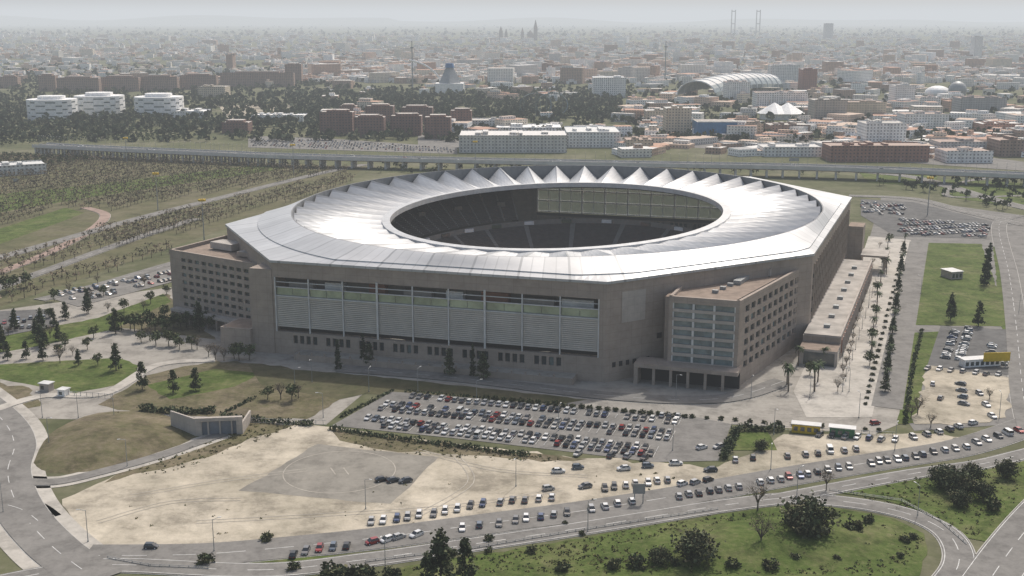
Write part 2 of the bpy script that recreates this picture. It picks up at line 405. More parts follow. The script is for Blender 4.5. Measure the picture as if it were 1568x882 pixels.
patch('dry_lawn',[(150,487),(255,450),(300,490),(330,520),(250,510),(170,500)],'dry')
patch('lawn',[(-30,520),(150,487),(250,450),(262,462),(170,505),(60,530),(-30,545)],'grass')
patch('lawn',[(-30,560),(180,548),(212,560),(205,585),(115,602),(60,592),(-30,575)],'grass')
patch('dry_lawn',[(-30,580),(50,598),(62,622),(30,628),(-30,612)],'dry')
patch('lawn',[(150,620),(225,575),(330,552),(430,560),(545,598),(520,612),(470,642),(330,640),(180,628)],'dry')
patch('lawn',[(225,590),(330,565),(400,572),(360,592),(260,612)],'grass')
patch('paving',[(540,590),(1100,600),(1260,560),(1400,640),(1340,665),(1120,650),(1010,640),(600,602)],'pave')
patch('dry_lawn',[(380,560),(560,575),(900,612),(840,622),(560,603),(520,612),(400,590)],'brown_lawn')
patch('paving',[(1350,300),(1568,330),(1700,640),(1400,660),(1330,560),(1330,370)],'oldasph')
patch('sand',[(95,765),(180,725),(300,690),(385,645),(510,655),(640,672),(800,692),(905,702),(1100,715),(1160,690),(1200,665),(1420,665),(1480,670),(1330,700),(1160,732),(1000,765),(700,805),(560,825),(420,835),(240,840),(140,832),(105,800)],'sand')
patch('dry_grass_edge',[(180,725),(300,690),(385,646),(450,652),(380,672),(320,700),(230,722),(160,740)],'dry')
patch('dry_grass_edge',[(505,656),(640,673),(800,693),(900,703),(830,708),(700,696),(590,690),(520,675)],'dry')
patch('asphalt_pad',[(365,752),(487,680),(672,700),(598,772)],'pad')
patch('lawn',[(560,900),(600,872),(720,852),(850,832),(1000,805),(1100,788),(1200,775),(1280,778),(1370,795),(1415,818),(1420,840),(1400,900)],'grass')
patch('lawn',[(1270,752),(1380,733),(1470,715),(1600,700),(1580,760),(1510,830),(1470,822),(1420,785),(1350,765)],'grass')
patch('lawn',[(170,862),(380,866),(560,852),(430,850),(300,853)],'grass')
patch('parking_lot',[(508,652),(600,600),(700,608),(1052,636),(1120,650),(1100,706),(1000,708),(870,692),(700,672)],'oldasph')
patch('lawn',[(1125,662),(1175,662),(1190,690),(1118,690)],'grass')
mb=MB(); cx,cy=G(520,722); LZ[0]+=.005
P=[(cx+17*math.cos(i*math.pi/24),cy+17*math.sin(i*math.pi/24)) for i in range(49)]
strip(mb,P,-.15,.15,LZ[0],'faded'); mb.box(cx-2,cy,LZ[0]+.004,.4,6,.01,.4,'faded'); mb.box(cx+2,cy,LZ[0]+.004,.4,6,.01,.4,'faded'); mb.build('pad_marking')
for pts in ([(200,760),(350,735),(470,720)],[(300,800),(480,790),(700,775),(860,750)],[(640,690),(760,720),(900,730)],[(150,800),(260,770),(370,765)],[(700,700),(720,740),(640,790)]):
    C=smooth(GP(pts),8); mb=MB(); LZ[0]+=.005; strip(mb,C,-1.1,-.8,LZ[0],'faded'); strip(mb,C,.8,1.1,LZ[0],'faded'); mb.build('wheel_track')
patch('plaza',[(1330,362),(1395,368),(1335,640),(1235,640),(1215,600),(1240,545),(1290,480)],'plaza')
patch('lawn',[(1418,372),(1503,374),(1520,420),(1545,500),(1400,498)],'grass')
patch('lawn',[(1520,378),(1533,378),(1552,500),(1540,560)],'grass')
patch('lawn',[(1396,510),(1440,508),(1415,580),(1400,648),(1375,650),(1388,560)],'grass')
patch('asphalt_drive',[(1393,370),(1422,372),(1382,628),(1334,622)],'oldasph')
patch('parking_lot',[(1440,500),(1540,505),(1550,575),(1420,560)],'asph')
patch('sand',[(1418,560),(1552,580),(1540,640),(1460,652),(1400,650)],'sand')
patch('parking_lot',[(1318,305),(1400,310),(1520,340),(1510,366),(1370,362),(1318,330)],'asph')
patch('lawn',[(1440,275),(1700,285),(1700,318),(1520,312),(1440,300)],'grass')
patch('lawn',[(1310,258),(1440,262),(1430,285),(1330,280)],'grass')
patch('parking_lot',[(-20,478),(70,474),(85,500),(-20,520)],'asph')
patch('parking_lot',[(70,455),(262,405),(265,432),(120,470)],'oldasph')
patch('bare_field',[(335,162),(460,160),(470,182),(350,184)],'sand')
patch('river_water',[(1390,96),(1405,88),(1485,88),(1480,98)],'water')
patch('paving',[(640,228),(1000,222),(1568,262),(1568,248),(1300,215),(640,196)],'oldasph')
patch('parking_lot',[(380,208),(500,212),(700,226),(700,236),(380,226)],'oldasph')
road('road',[(130,852),(300,850),(450,838),(600,822),(750,802),(900,782),(1050,758),(1200,731),(1350,706),(1470,686),(1568,655),(1640,625)],13,lines=True)
road('road',[(-60,905),(60,880),(170,866),(400,874),(560,858),(700,838),(850,816),(1000,792),(1100,776),(1200,764),(1270,767),(1340,776),(1400,791),(1445,813),(1466,840),(1466,870),(1440,905)],8,edge=True,walk=0)
road('road',[(1190,765),(1300,744),(1400,726),(1500,712),(1568,696),(1680,668)],7,edge=True)
road('highway',[(1505,905),(1550,840),(1600,780),(1680,700)],13,edge=True)
road('road',[(-60,590),(0,640),(22,680),(12,725),(30,780),(80,838),(150,890)],13,walk=4)
road('road',[(35,738),(90,738),(160,722),(240,700),(310,676),(345,664)],5,walk=2,lines=False)
road('road',[(-30,765),(30,780),(60,800)],9,walk=2)
road('road',[(-40,640),(60,608),(160,603),(240,560),(330,552)],5,'plaza',lines=False)
road('path',[(-20,425),(50,398),(110,370),(150,345),(160,328),(130,318)],7,'redpath',lines=False)
road('road',[(-40,405),(60,378),(200,338),(330,305),(480,268),(560,252)],10)
road('road',[(60,460),(140,440),(250,408),(330,385)],8)
road('road',[(-40,455),(70,415),(200,368),(300,335)],8)
road('road',[(1560,330),(1530,345),(1545,420),(1556,500),(1566,600),(1580,660)],9)
road('highway',[(1300,262),(1400,272),(1500,300),(1568,318),(1700,345)],14,edge=True)
road('highway',[(1300,300),(1400,305),(1480,325),(1568,345)],10,edge=True)
road('road',[(1700,262),(1568,268),(1480,278),(1452,290),(1460,302),(1568,300)],6)
road('promenade',[(520,565),(700,580),(930,607),(1100,612),(1200,585)],9,'oldasph')
def mound(pts,h,k,name='grass_mound'):
    P=GP(pts); cx=sum(p[0] for p in P)/len(P); cy=sum(p[1] for p in P)/len(P)
    P=smooth(P+[P[0]],4); mb=MB(); n=len(P)-1; Rr=8
    z=lambda t:.15+h*(1-t*t)**1.5 if t<1 else 0
    q=lambda i,t:(cx+(P[i%n][0]-cx)*t,cy+(P[i%n][1]-cy)*t,z(t)+(.3*math.sin((i%n)*1.7)*(1-t)*t))
    for i in range(n):
        for r in range(Rr):
            a,b=r/Rr,(r+1)/Rr
            if r==0: mb.face([(cx,cy,z(0)),q(i,b),q(i+1,b)],k)
            else: mb.face([q(i,a),q(i,b),q(i+1,b),q(i+1,a)],k)
    mb.build(name)
mound([(48,710),(75,665),(150,632),(250,634),(300,668),(240,695),(150,722),(70,724)],3.5,'dry')
mound([(930,835),(1100,800),(1250,788),(1390,815),(1350,860),(1100,880)],2.0,'grass')
mb=MB(); p=G(262,655);q=G(300,668);r=G(372,665);s=G(385,645)
L=math.hypot(r[0]-q[0],r[1]-q[1]); mb.wall(q,r,0,2,0,5,0,-1,'conc2'); mb.wall(q,r,L-2,L,0,5,0,-1,'conc2'); mb.wall(q,r,0,L,5,6.2,.2,-1.2,'conc2')
mb.wall(q,r,2,L-2,0,4.9,-1.0,-1.3,'door')
for i in range(1,4): mb.wall(q,r,i*L/4,i*L/4+.5,0,5,-.3,-.9,'conc2')
mb.wall(p,q,0,math.hypot(p[0]-q[0],p[1]-q[1]),0,6,0,-.6,'conc2'); mb.wall(r,s,0,math.hypot(r[0]-s[0],r[1]-s[1]),0,4,0,-.6,'conc2'); mb.build('underpass_portal')
# ---------------- stadium ----------------
st=empty('stadium')
Lc=lambda P,Q: math.hypot(Q[0]-P[0],Q[1]-P[1])
def band(mb,P,Q,s0,s1,z0,z1,n,fr,kw,kg,dep=-.5,wt=-1.2,groups=None):
    w=(s1-s0)/n
    for i in range(n):
        a=s0+i*w; g=w*fr
        if groups and (i%groups==groups-1): mb.wall(P,Q,a,a+w,z0,z1,0,wt,kw); continue
        mb.wall(P,Q,a,a+(w-g)/2,z0,z1,0,wt,kw); mb.wall(P,Q,a+w-(w-g)/2,a+w,z0,z1,0,wt,kw)
        dd=dep+R.uniform(-.12,.12) if kg=='glass' else dep
        mb.wall(P,Q,a+(w-g)/2,a+w-(w-g)/2,z0,z1,dd,dd-.15,kg if R.random()<.88 else ('hglass' if kg=='glass' else 'glass'))
RZ=39.4
mb=MB()
solid=[(A,B),(Cc,D),(D,E),(E,OCT[5]),(OCT[6],OCT[7]),(OCT[7],A)]
for P,Q in solid: mb.wall(P,Q,0,Lc(P,Q),0,RZ-.6,0,-1.6,'conc')
mb.build('concrete_walls',st)
M['seatwall']=plain('interior_wall',(.12,.105,.09),.9)
M['bowlwall']=plain('stand_wall',(.24,.215,.19),.85)
def endface(P,Q,name,front=True):
    L=Lc(P,Q); mb=MB()
    mb.wall(P,Q,0,1.2,0,RZ-.6,0,-3,'conc'); mb.wall(P,Q,L-3,L,0,RZ-.6,0,-3,'conc')
    mb.wall(P,Q,1.2,L-3,32.4,RZ-.6,0,-3,'conc')
    nb=9; w=(L-4.2)/nb
    mb.wall(P,Q,1.2,L-3,0,4.9,0,-2,'conc'); band(mb,P,Q,8,L-14,4.9,8.4,40,.66,'conc','glass',-.9,-2,5)
    mb.wall(P,Q,1.2,8,4.9,8.4,0,-2,'conc'); mb.wall(P,Q,L-14,L-3,4.9,8.4,0,-2,'conc')
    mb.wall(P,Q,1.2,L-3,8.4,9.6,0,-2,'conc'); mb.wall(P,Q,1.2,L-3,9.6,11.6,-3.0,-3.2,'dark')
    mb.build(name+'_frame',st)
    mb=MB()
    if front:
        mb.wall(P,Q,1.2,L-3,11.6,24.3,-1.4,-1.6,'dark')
        for i in range(nb):
            a=1.2+i*w
            for k in range(16):
                z=11.7+k*.79
                mb.wall(P,Q,a+.25,a+w-.25,z,z+.62,-.35+R.uniform(-.03,.03),-.9,'louvre')
        mb.wall(P,Q,1.2,L-3,24.4,24.8,.1,-1.8,'frame')
        for i in range(nb):
            a=1.2+i*w; mb.wall(P,Q,a+.3,a+w/2-.1,25.0,28.0,-.8,-.95,'gglass'); mb.wall(P,Q,a+w/2+.1,a+w-.3,25.0,28.0,-.8,-.95,'gglass')
        mb.wall(P,Q,1.2,L-3,28.05,28.4,-.4,-1.0,'frame'); mb.wall(P,Q,1.2,L-3,30.2,30.5,-.6,-1.0,'frame')
        mb.wall(P,Q,1.2,L-3,24.85,32.3,-9,-9.3,'bowlwall'); mb.wall(P,Q,1.2,L-3,24.3,24.84,-2,-9,'greyroof')
        for i in range(8):
            a=4+i*16.5+R.uniform(0,4); mb.wall(P,Q,a,a+R.uniform(6,13),25+i%2,29.6+i%3*.6,-5.5,-8.8,('conc2','white','red')[i%3])
    else:
        for i in range(nb):
            a=1.2+i*w
            for z in (12,19,26): mb.wall(P,Q,a+.3,a+w-.3,z,z+6.6,-.8,-.9,'pane')
            mb.wall(P,Q,a+w/2-.2,a+w/2+.2,11.6,32.4,-.7,-1.1,'white')
        for z in (11.5,18.7,25.7): mb.wall(P,Q,1.2,L-3,z,z+.7,-.4,-1.4,'white')
    for i in range(nb+1):
        a=1.2+i*w; mb.wall(P,Q,a-.22,a+.22,9.6,32.4,0.25,-.3,'frame')
        if not front: mb.wall(P,Q,a-.35,a+.35,11,32.4,-.31,-2.2,'white')
        if i in (3,6): mb.wall(P,Q,a-.4,a+.4,9.6,33,.5,.25,'frame')
    mb.build(name+'_glazing',st)
endface(B,Cc,'front_end'); endface(OCT[5],OCT[6],'far_end',False)
mb=MB()
mb.wall(B,Cc,-10,-.01,0,35.5,.4,-12,'conc'); mb.wall(B,Cc,-24,-10.01,0,10,2,-14,'conc')
mb.wall(B,Cc,-23.2,-10.8,10.01,10.02,1.2,-13.2,'brownroof')
mb.wall(B,Cc,12,128,0,2.6,7,.01,'conc','pave')
for i in range(20): mb.wall(B,Cc,14+i*5.6,14+i*5.6+.5,2.6,3.6,6.9,6.4,'conc')
mb.wall(Cc,D,7,18,22.5,34.5,.12,-.1,'conc2')
for i in range(6): mb.wall(Cc,D,3+i*3.2,4.6+i*3.2,5.5,7.5,.04,-.1,'dark')
for s_,z_ in ((24,14),(34,20),(46,12),(60,22)): mb.wall(Cc,D,s_,s_+2.4,z_,z_+2.2,.04,-.1,'dark')
mb.build('plinth',st)
def cblock(name,pts,zt,wins):
    mb=MB(); n=len(pts)
    mb.prism([(C0[0]+(p[0]-C0[0])*.975,C0[1]+(p[1]-C0[1])*.975) for p in pts],.1,zt-1.2,'conc','brownroof')
    for i in range(n):
        P,Q=pts[i],pts[(i+1)%n]; L=Lc(P,Q)
        if i in wins:
            ns,nw,fr,kg,m0,m1,zs=wins[i]; fh=(zt-2.5-zs)/ns
            mb.wall(P,Q,0,m0,0,zt,0,-1.2,'conc'); mb.wall(P,Q,L-m1,L,0,zt,0,-1.2,'conc')
            mb.wall(P,Q,m0,L-m1,0,zs,0,-1.2,'conc'); mb.wall(P,Q,m0,L-m1,zt-2.5,zt,0,-1.2,'conc')
            for k in range(ns):
                z=zs+k*fh
                if kg=='hglass':
                    mb.wall(P,Q,m0,L-m1,z,z+1.2,-.1,-1.2,'conc2'); band(mb,P,Q,m0,L-m1,z+1.2,z+fh,nw,fr,'frame',kg,-.9,-1.2)
                else:
                    mb.wall(P,Q,m0,L-m1,z,z+1.2,0,-1.2,'conc'); mb.wall(P,Q,m0,L-m1,z+fh-.6,z+fh,0,-1.2,'conc'); band(mb,P,Q,m0,L-m1,z+1.2,z+fh-.6,nw,fr,'conc',kg,-.7,-1.2)
        else: mb.wall(P,Q,0,L,0,zt,0,-1.2,'conc')
    return mb.build(name,st)
cblock('hotel_block',[(59,428),(84,419.5),(126,487),(92,470),(66,447)],33.5,{0:(7,3,.9,'hglass',1.5,1.5,7),1:(6,10,.66,'glass',5,12,5)})
mb=MB()
mb.wall((48,431),(86,418),0,39,6.5,8,6,-4,'conc'); mb.wall((48,431),(86,418),0,1.5,0,6.5,6,-4,'conc')
for i in range(5): mb.wall((48,431),(86,418),7+i*6.5,8+i*6.5,0,6.5,5.5,4.5,'conc')
mb.wall((48,431),(86,418),1.5,39,0,6.5,.1,-.5,'dark'); mb.box(112,484,33,16,8,5,1.1,'conc','brownroof'); mb.box(104,472,32.5,8,7,3,1.1,'conc2','brownroof')
mb.box(92,458,32.4,14,3,1.6,1.1,'steel')
for i in range(6): mb.box(78+i*4,438+i*6,32.3,1.6,2.2,1.2,1.1,'steel')
mb.build('hotel_canopy',st)
cblock('office_block',[(-156,524),(-109,491),(-92,500),(-120,556),(-139,560)],32.5,{0:(7,10,.66,'glass',7,5,6),4:(7,8,.55,'glass',4,4,6)})
mb=MB(); mb.box(-131,530,31.8,14,8,3,-.6,'conc2','greyroof'); mb.box(-117,513,31.8,9,7,2,-.6,'conc','greyroof'); mb.wall((-156,524),(-109,491),3,54,5,6.2,4,0.01,'conc2')
for i in range(9): mb.wall((-156,524),(-109,491),3+i*6,3.8+i*6,0,5,3.8,3,'conc')
mb.build('office_canopy',st)
P=D; Q=E; L=Lc(P,Q); mb=MB()
mb.wall(P,Q,-19,L-22,0,9,15,.01,'conc','greyroof'); mb.wall(P,Q,-18.9,L-22.1,9,9.8,15,14.3,'conc2'); mb.wall(P,Q,-18.9,-18.2,9,9.8,14.2,.3,'conc2')
mb.wall(P,Q,-16,L-24,2,7.5,15.3,15.01,'red')
for i in range(24): mb.wall(P,Q,-14+i*6.6,-13.2+i*6.6,0,8.5,15.8,15.31,'conc2')
for i in range(8): mb.wall(P,Q,-4+i*18,-1.5+i*18,9.01,10.3,9,6.5,'steel')
mb.wall(P,Q,-31,-19.01,0,6.5,15,0,'conc2','brownroof'); mb.wall(P,Q,-30.5,-19.5,.3,5.6,15.05,14.9,'glass'); mb.wall(P,Q,-31.1,-30.9,.3,5.6,14,2,'glass')
for i in range(24): mb.wall(P,Q,6+i*6.6,6.7+i*6.6,10,34,.7,.01,'conc')
for z in (13,18,23,28): mb.wall(P,Q,5,L-4,z,z+1.6,.3,.015,'glass')
mb.build('side_annex',st)
mb=MB(); mb.wall(P,Q,L-4,L+10,0,24,8,.02,'conc','brownroof'); mb.wall(P,Q,L-12,L+8,9,10,22,8,'conc','greyroof')
for s_ in (L-11,L+6): mb.wall(P,Q,s_,s_+1.2,0,9,21,19.8,'conc')
mb.build('far_stair_block',st)
AX=math.radians(68); ax=(math.cos(AX),math.sin(AX)); ay=(-ax[1],ax[0])
def pol(al,r,z): x,y=r*math.cos(al),r*math.sin(al); return (C0[0]+x*ax[0]+y*ay[0],C0[1]+x*ax[1]+y*ay[1],z)
def re(a,b,al): return a*b/math.hypot(b*math.cos(al),a*math.sin(al))
OL=[((p[0]-C0[0])*ax[0]+(p[1]-C0[1])*ax[1],(p[0]-C0[0])*ay[0]+(p[1]-C0[1])*ay[1]) for p in OCT]
def ro(al):
    c,s=math.cos(al),math.sin(al)
    for i in range(8):
        p,q=OL[i],OL[(i+1)%8]; ex,ey=q[0]-p[0],q[1]-p[1]; den=c*ey-s*ex
        if abs(den)<1e-9: continue
        t=(p[0]*ey-p[1]*ex)/den; u=(p[0]*s-p[1]*c)/den
        if t>0 and -1e-6<=u<=1+1e-6: return t
    return 150
NT=46; K=8; NA=NT*K
ta,tb=149,130
als=[math.atan2(tb*math.sin(2*math.pi*i/NA),ta*math.cos(2*math.pi*i/NA)) for i in range(NA)]
def loft(name,rings,k,parent,closed=True,us=1.0/K,sm=False):
    V=[];F=[];U=[];n=len(rings[0])
    for r in rings: V+=r
    for i in range(len(rings)-1):
        for j in range(n if closed else n-1):
            j2=(j+1)%n; F.append((i*n+j,i*n+j2,(i+1)*n+j2,(i+1)*n+j)); U+=[j*us,i,(j+1)*us,i,(j+1)*us,i+1,j*us,i+1]
    me=bpy.data.meshes.new(name); me.from_pydata(V,[],F); me.materials.append(M[k]); u=me.uv_layers.new(name='UVMap'); u.data.foreach_set('uv',U)
    if sm: me.polygons.foreach_set('use_smooth',[True]*len(F))
    me.update()
    o=bpy.data.objects.new(name,me); link(o); o.parent=parent; return o
r0=[ro(a) for a in als]
al0=list(als)
for p in OL:
    a=math.atan2(p[1],p[0]); j=min(range(NA),key=lambda i:abs(math.remainder(als[i]-a,2*math.pi))); al0[j]=a; r0[j]=math.hypot(*p)
def ringf(f,z): return [pol(a,f(i,a),z(i) if callable(z) else z) for i,a in enumerate(als)]
r1=[min(re(166,145,a),ro(a)*.985) for a in als]
rings=[[pol(al0[i],r0[i]*1.004,RZ-1.0) for i in range(NA)],[pol(al0[i],r0[i]*1.004,RZ) for i in range(NA)],ringf(lambda i,a:r1[i],40.4)]
loft('roof_apron',rings,'roof',st)
rt=[min(re(ta,tb,a),r1[i]*.975) for i,a in enumerate(als)]
loft('roof_ring_step',[ringf(lambda i,a:r1[i],40.3),ringf(lambda i,a:r1[i]-.1,40.8)],'roof',st)
loft('roof_ring',[ringf(lambda i,a:r1[i]-.1,40.8),ringf(lambda i,a:r1[i]*.6+rt[i]*.4,42.1),ringf(lambda i,a:r1[i]*.25+rt[i]*.75,43.6),ringf(lambda i,a:rt[i],44.3)],'roof',st,sm=True)
tri=lambda i:abs(((i%K)/K)*2-1)
ia,ib=109.5,84.5
def zz(t):
    rid=44.2+(38.6-44.2)*t; val=35.6+(38.0-35.6)*t
    return lambda i: val+(rid-val)*tri(i)
rin=[re(ia,ib,a) for a in als]
M['rband']=plain('roof_band_grey',(.2,.205,.21),.6,.1)
loft('roof_parapet',[ringf(lambda i,a:rt[i],44.3),ringf(lambda i,a:rt[i]-.6,44.3),ringf(lambda i,a:rt[i]-.7,35.2)],'rband',st)
rg=[]
for t in (0,.15,.3,.5,.7,.85,1): rg.append([pol(a,(rt[i]-1.5)*(1-t)+rin[i]*t,zz(t)(i)) for i,a in enumerate(als)])
loft('roof_folds',rg,'roof',st)
M['rim']=plain('rim_metal',(.5,.505,.51),.4,.3)
loft('roof_rim',[ringf(lambda i,a:rin[i]+.3,37.4),ringf(lambda i,a:rin[i]+.3,39.0),ringf(lambda i,a:rin[i]-3.6,39.2),ringf(lambda i,a:rin[i]-3.8,36.6),ringf(lambda i,a:rin[i]-2.5,36.4)],'rim',st)
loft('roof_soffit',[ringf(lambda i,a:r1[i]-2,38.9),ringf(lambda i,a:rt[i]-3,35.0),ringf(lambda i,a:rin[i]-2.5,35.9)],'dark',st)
def tier(name,a0,b0,z0,a1,b1,z1,rows,A0,A1,k='seat'):
    n=96; al=[A0+(A1-A0)*i/n for i in range(n+1)]; rg=[]
    for i in range(rows):
        t=i/rows; t2=(i+1)/rows
        for tt,zt in ((t,z0+(z1-z0)*t),(t,z0+(z1-z0)*t2),(t2,z0+(z1-z0)*t2)):
            if tt==t and zt==z0+(z1-z0)*t and i>0: continue
            rg.append([pol(a,min(re(a0+(a1-a0)*tt,b0+(b1-b0)*tt,a),ro(a)-4),zt) for a in al])
    loft(name,rg,k,st,False,.25)
tier('lower_stand',96,64,1.5,119,88,12.5,18,0,2*math.pi)
tier('stand_walkway_wall',119,88,12.5,119.4,88.4,15.5,1,0,2*math.pi,'bowlwall')
g=math.radians(33)
for s0,s1 in ((g,math.pi-g),(math.pi+g,2*math.pi-g)):
    tier('upper_stand',122,91,16,141,126,34.5,24,s0,s1); tier('upper_back_wall',141,126,34.5,141.5,126.5,35.4,1,s0,s1,'seatwall')
    mbx=MB()
    for a in (s0,s1):
        pts=[pol(a,min(re(122,91,a),ro(a)-5),12),pol(a,ro(a)-2.5,12),pol(a,ro(a)-2.5,37),pol(a,min(re(141,126,a),ro(a)-4),34.6),pol(a,min(re(122,91,a),ro(a)-5),16.2)]
        mbx.face(pts,'seatwall')
    mbx.build('stand_end_wall',st)
mb=MB()
for i in range(30):
    a=i*2*math.pi/30+.1; p=pol(a,re(118.6,87.6,a),0); an=math.atan2(p[1]-C0[1],p[0]-C0[0]); mb.box(p[0],p[1],13,1.6,6,2,an,'glass' if i%2 else 'white')
for i in range(24):
    a=i*2*math.pi/24+.13
    if abs(math.sin(a))<.6: continue
    p=pol(a,re(131,108,a),0); an=math.atan2(p[1]-C0[1],p[0]-C0[0]); mb.box(p[0],p[1],22,6,5,3.8,an,'bowlwall','seatwall')
mb.build('stand_openings',st)
loft('pitch',[[pol(a,re(97,65,a),1.2) for a in als],[pol(a,re(60,36,a),1.2) for a in als]],'red',st)
loft('pitch_grass',[[pol(a,re(60,36,a),1.2) for a in als],[pol(a,.5,1.2) for a in als]],'grass',st)
# ---------------- cars ----------------
CC=[(.62,.63,.63),(.7,.7,.69),(.33,.34,.35),(.05,.055,.06),(.02,.02,.022),(.10,.13,.17),(.26,.02,.02),(.04,.07,.16),(.4,.4,.39),(.16,.16,.16)]
for i,c in enumerate(CC):
    m,nt,b=newmat('car_paint'); b.inputs['Base Color'].default_value=(*c,1); b.inputs['Roughness'].default_value=.3; b.inputs['Metallic'].default_value=.2; b.inputs['Coat Weight'].default_value=.5; M['cp%d'%i]=m
M['tyre']=plain('tyre',(.02,.02,.02),.9); M['carglass']=plain('car_glass',(.02,.025,.03),.08,0,.1,1,.8)
m,nt,b=newmat('tail_light'); b.inputs['Base Color'].default_value=(.4,.02,.02,1); M['tail']=m
M['headl']=plain('head_light',(.7,.7,.7),.1)
def carmesh(ci,kind):
    k='cp%d'%ci; mb=MB()
    if kind==0: S=[(-2.15,.70,.35,.72),(-2.02,.84,.22,.92),(-1.2,.88,.2,.97),(1.0,.88,.2,.93),(1.85,.83,.22,.76),(2.12,.66,.35,.6)]; cb=(-1.95,1.15,.92);ct=(-1.25,.35,1.44)
    elif kind==1: S=[(-1.85,.70,.35,.75),(-1.78,.82,.22,.95),(-1.0,.85,.2,.98),(.9,.85,.2,.95),(1.6,.8,.22,.8),(1.85,.66,.35,.62)]; cb=(-1.78,1.15,.94);ct=(-1.5,.35,1.5)
    else: S=[(-2.3,.8,.35,.9),(-2.25,.92,.25,1.1),(-1.2,.95,.22,1.1),(1.2,.95,.22,1.1),(2.1,.9,.25,.95),(2.35,.75,.35,.7)]; cb=(-2.22,1.7,1.08);ct=(-2.1,1.0,1.95)
    for a,b_ in zip(S,S[1:]):
        def q(s): x,w,z0,z1=s; return [(x,-w,z0),(x,-w*1.0,(z0+z1)/2+.1),(x,-w*.93,z1),(x,w*.93,z1),(x,w,(z0+z1)/2+.1),(x,w,z0)]
        A_,B_=q(a),q(b_)
        for i in range(5): mb.face([A_[i],A_[i+1],B_[i+1],B_[i]][::-1],k)
    for s,r in ((S[0],1),(S[-1],0)):
        x,w,z0,z1=s; p=[(x,-w,z0),(x,w,z0),(x,w*.93,z1),(x,-w*.93,z1)]; mb.face(p[::-1] if r else p,k)
        dx=-.03 if r else .03
        for sg in (-1,1):
            c=sg*w*.72; mb.face([(x+dx,c-.16,z1-.22),(x+dx,c+.16,z1-.22),(x+dx*.3,c+.16,z1-.04),(x+dx*.3,c-.16,z1-.04)],'tail' if r else 'headl')
    wb=.82 if kind<2 else .9; wt=.62 if kind<2 else .78
    b4=[(cb[0],-wb,cb[2]),(cb[1],-wb,cb[2]),(cb[1],wb,cb[2]),(cb[0],wb,cb[2])]
    t4=[(ct[0],-wt,ct[2]),(ct[1],-wt,ct[2]),(ct[1],wt,ct[2]),(ct[0],wt,ct[2])]
    for i in range(4): mb.face([b4[i],b4[(i+1)%4],t4[(i+1)%4],t4[i]],'carglass')
    mb.face([(x,y,z+.02) for x,y,z in t4],k)
    for sg in (-1,1):
        for f0,f1 in ((0,.05),(.45,.5),(.95,1)):
            L_=lambda f,w_,c,z_:(c[0]+(c[1]-c[0])*f,sg*(w_+.012),z_)
            p=[L_(f0,wb,cb,cb[2]),L_(f1,wb,cb,cb[2]),L_(f1,wt,ct,ct[2]+.02),L_(f0,wt,ct,ct[2]+.02)]; mb.face(p if sg<0 else p[::-1],k)
        for x in (S[1][0]+.62,S[-2][0]-.42):
            n=10; y0,y1=sg*.72,sg*.91
            a=[(x+.32*math.cos(i*.6283),y0,.32+.32*math.sin(i*.6283)) for i in range(n)]; b_=[(p[0],y1,p[2]) for p in a]
            for i in range(n): mb.face([a[i],a[(i+1)%n],b_[(i+1)%n],b_[i]],'tyre')
            mb.face(b_,'tyre'); mb.face([(x+.18*math.cos(i*.6283),y1+sg*.01,.32+.18*math.sin(i*.6283)) for i in range(n)],'headl')
        mb.box(cb[1]-.25,sg*.98,.95,.12,.2,.14,0,k)
    o=mb.build('car',None); me=o.data; bpy.data.objects.remove(o); return me
CM=[carmesh(i,k) for i in range(len(CC)) for k in (0,1)]
CM+=[CM[0],CM[1],CM[2],CM[3],CM[4],CM[5],CM[6],CM[7],CM[8],CM[16],CM[17],CM[18],CM[0],CM[4],CM[6],CM[18]]+[carmesh(0,2)]
DARK=[CM[6],CM[7],CM[8]]
CARS=[]
def car(x,y,h,pool=None):
    for cx_,cy_ in CARS[-60:]:
        if abs(cx_-x)<1.9 and abs(cy_-y)<1.9: return
    CARS.append((x,y))
    o=bpy.data.objects.new('parked_car',R.choice(pool or CM)); o.location=(x,y,.16); o.rotation_euler=(0,0,h+(math.pi if R.random()<.5 else 0)+R.gauss(0,.03)); link(o)
def carrow(x0,y0,x1,y1,n,off=80,p=.95):
    a,b=G(x0,y0),G(x1,y1); h=math.atan2(b[1]-a[1],b[0]-a[0])
    for i in range(n):
        if R.random()>p: continue
        t=(i+.0)/max(1,n-1); car(a[0]+(b[0]-a[0])*t+R.gauss(0,.25),a[1]+(b[1]-a[1])*t+R.gauss(0,.3),h+math.radians(off))
def lot(pts,ang,p=.9,gap=(5.2,6.6),dx=2.75,marks=False):
    P=GP(pts); c,d=math.cos(ang),math.sin(ang); mb=MB(); z=LZ[0]+.004
    loc=[(x*c+y*d,-x*d+y*c) for x,y in P]; y0=min(q[1] for q in loc);y1=max(q[1] for q in loc);x0=min(q[0] for q in loc);x1=max(q[0] for q in loc)
    y=y0+2.5;k=0
    while y<y1:
        x=x0
        while x<x1:
            X,Y=x*c-y*d,x*d+y*c
            if inpoly(X,Y,P):
                if R.random()<p: car(X+R.gauss(0,.1),Y+R.gauss(0,.25),ang+math.pi/2)
                if marks: mb.box(X+dx/2*c,Y+dx/2*d,z-.01,.12,4.6,.012,ang,'paint')
            x+=dx
        y+=gap[k%2]+ (0 if k%2==0 else 4.5); k+=1
    if marks: mb.build('parking_bay_markings')
PA=math.radians(-17)
lot([(545,648),(604,606),(700,612),(1040,640),(1045,655),(1000,700),(870,688),(700,668)],PA,.88,marks=True)
lot([(1378,336),(1515,345),(1508,364),(1375,360)],math.radians(20),.9); lot([(1320,310),(1390,316),(1380,330),(1320,328)],math.radians(20),.8)
lot([(1445,503),(1500,506),(1545,560),(1430,550)],math.radians(65),.75)
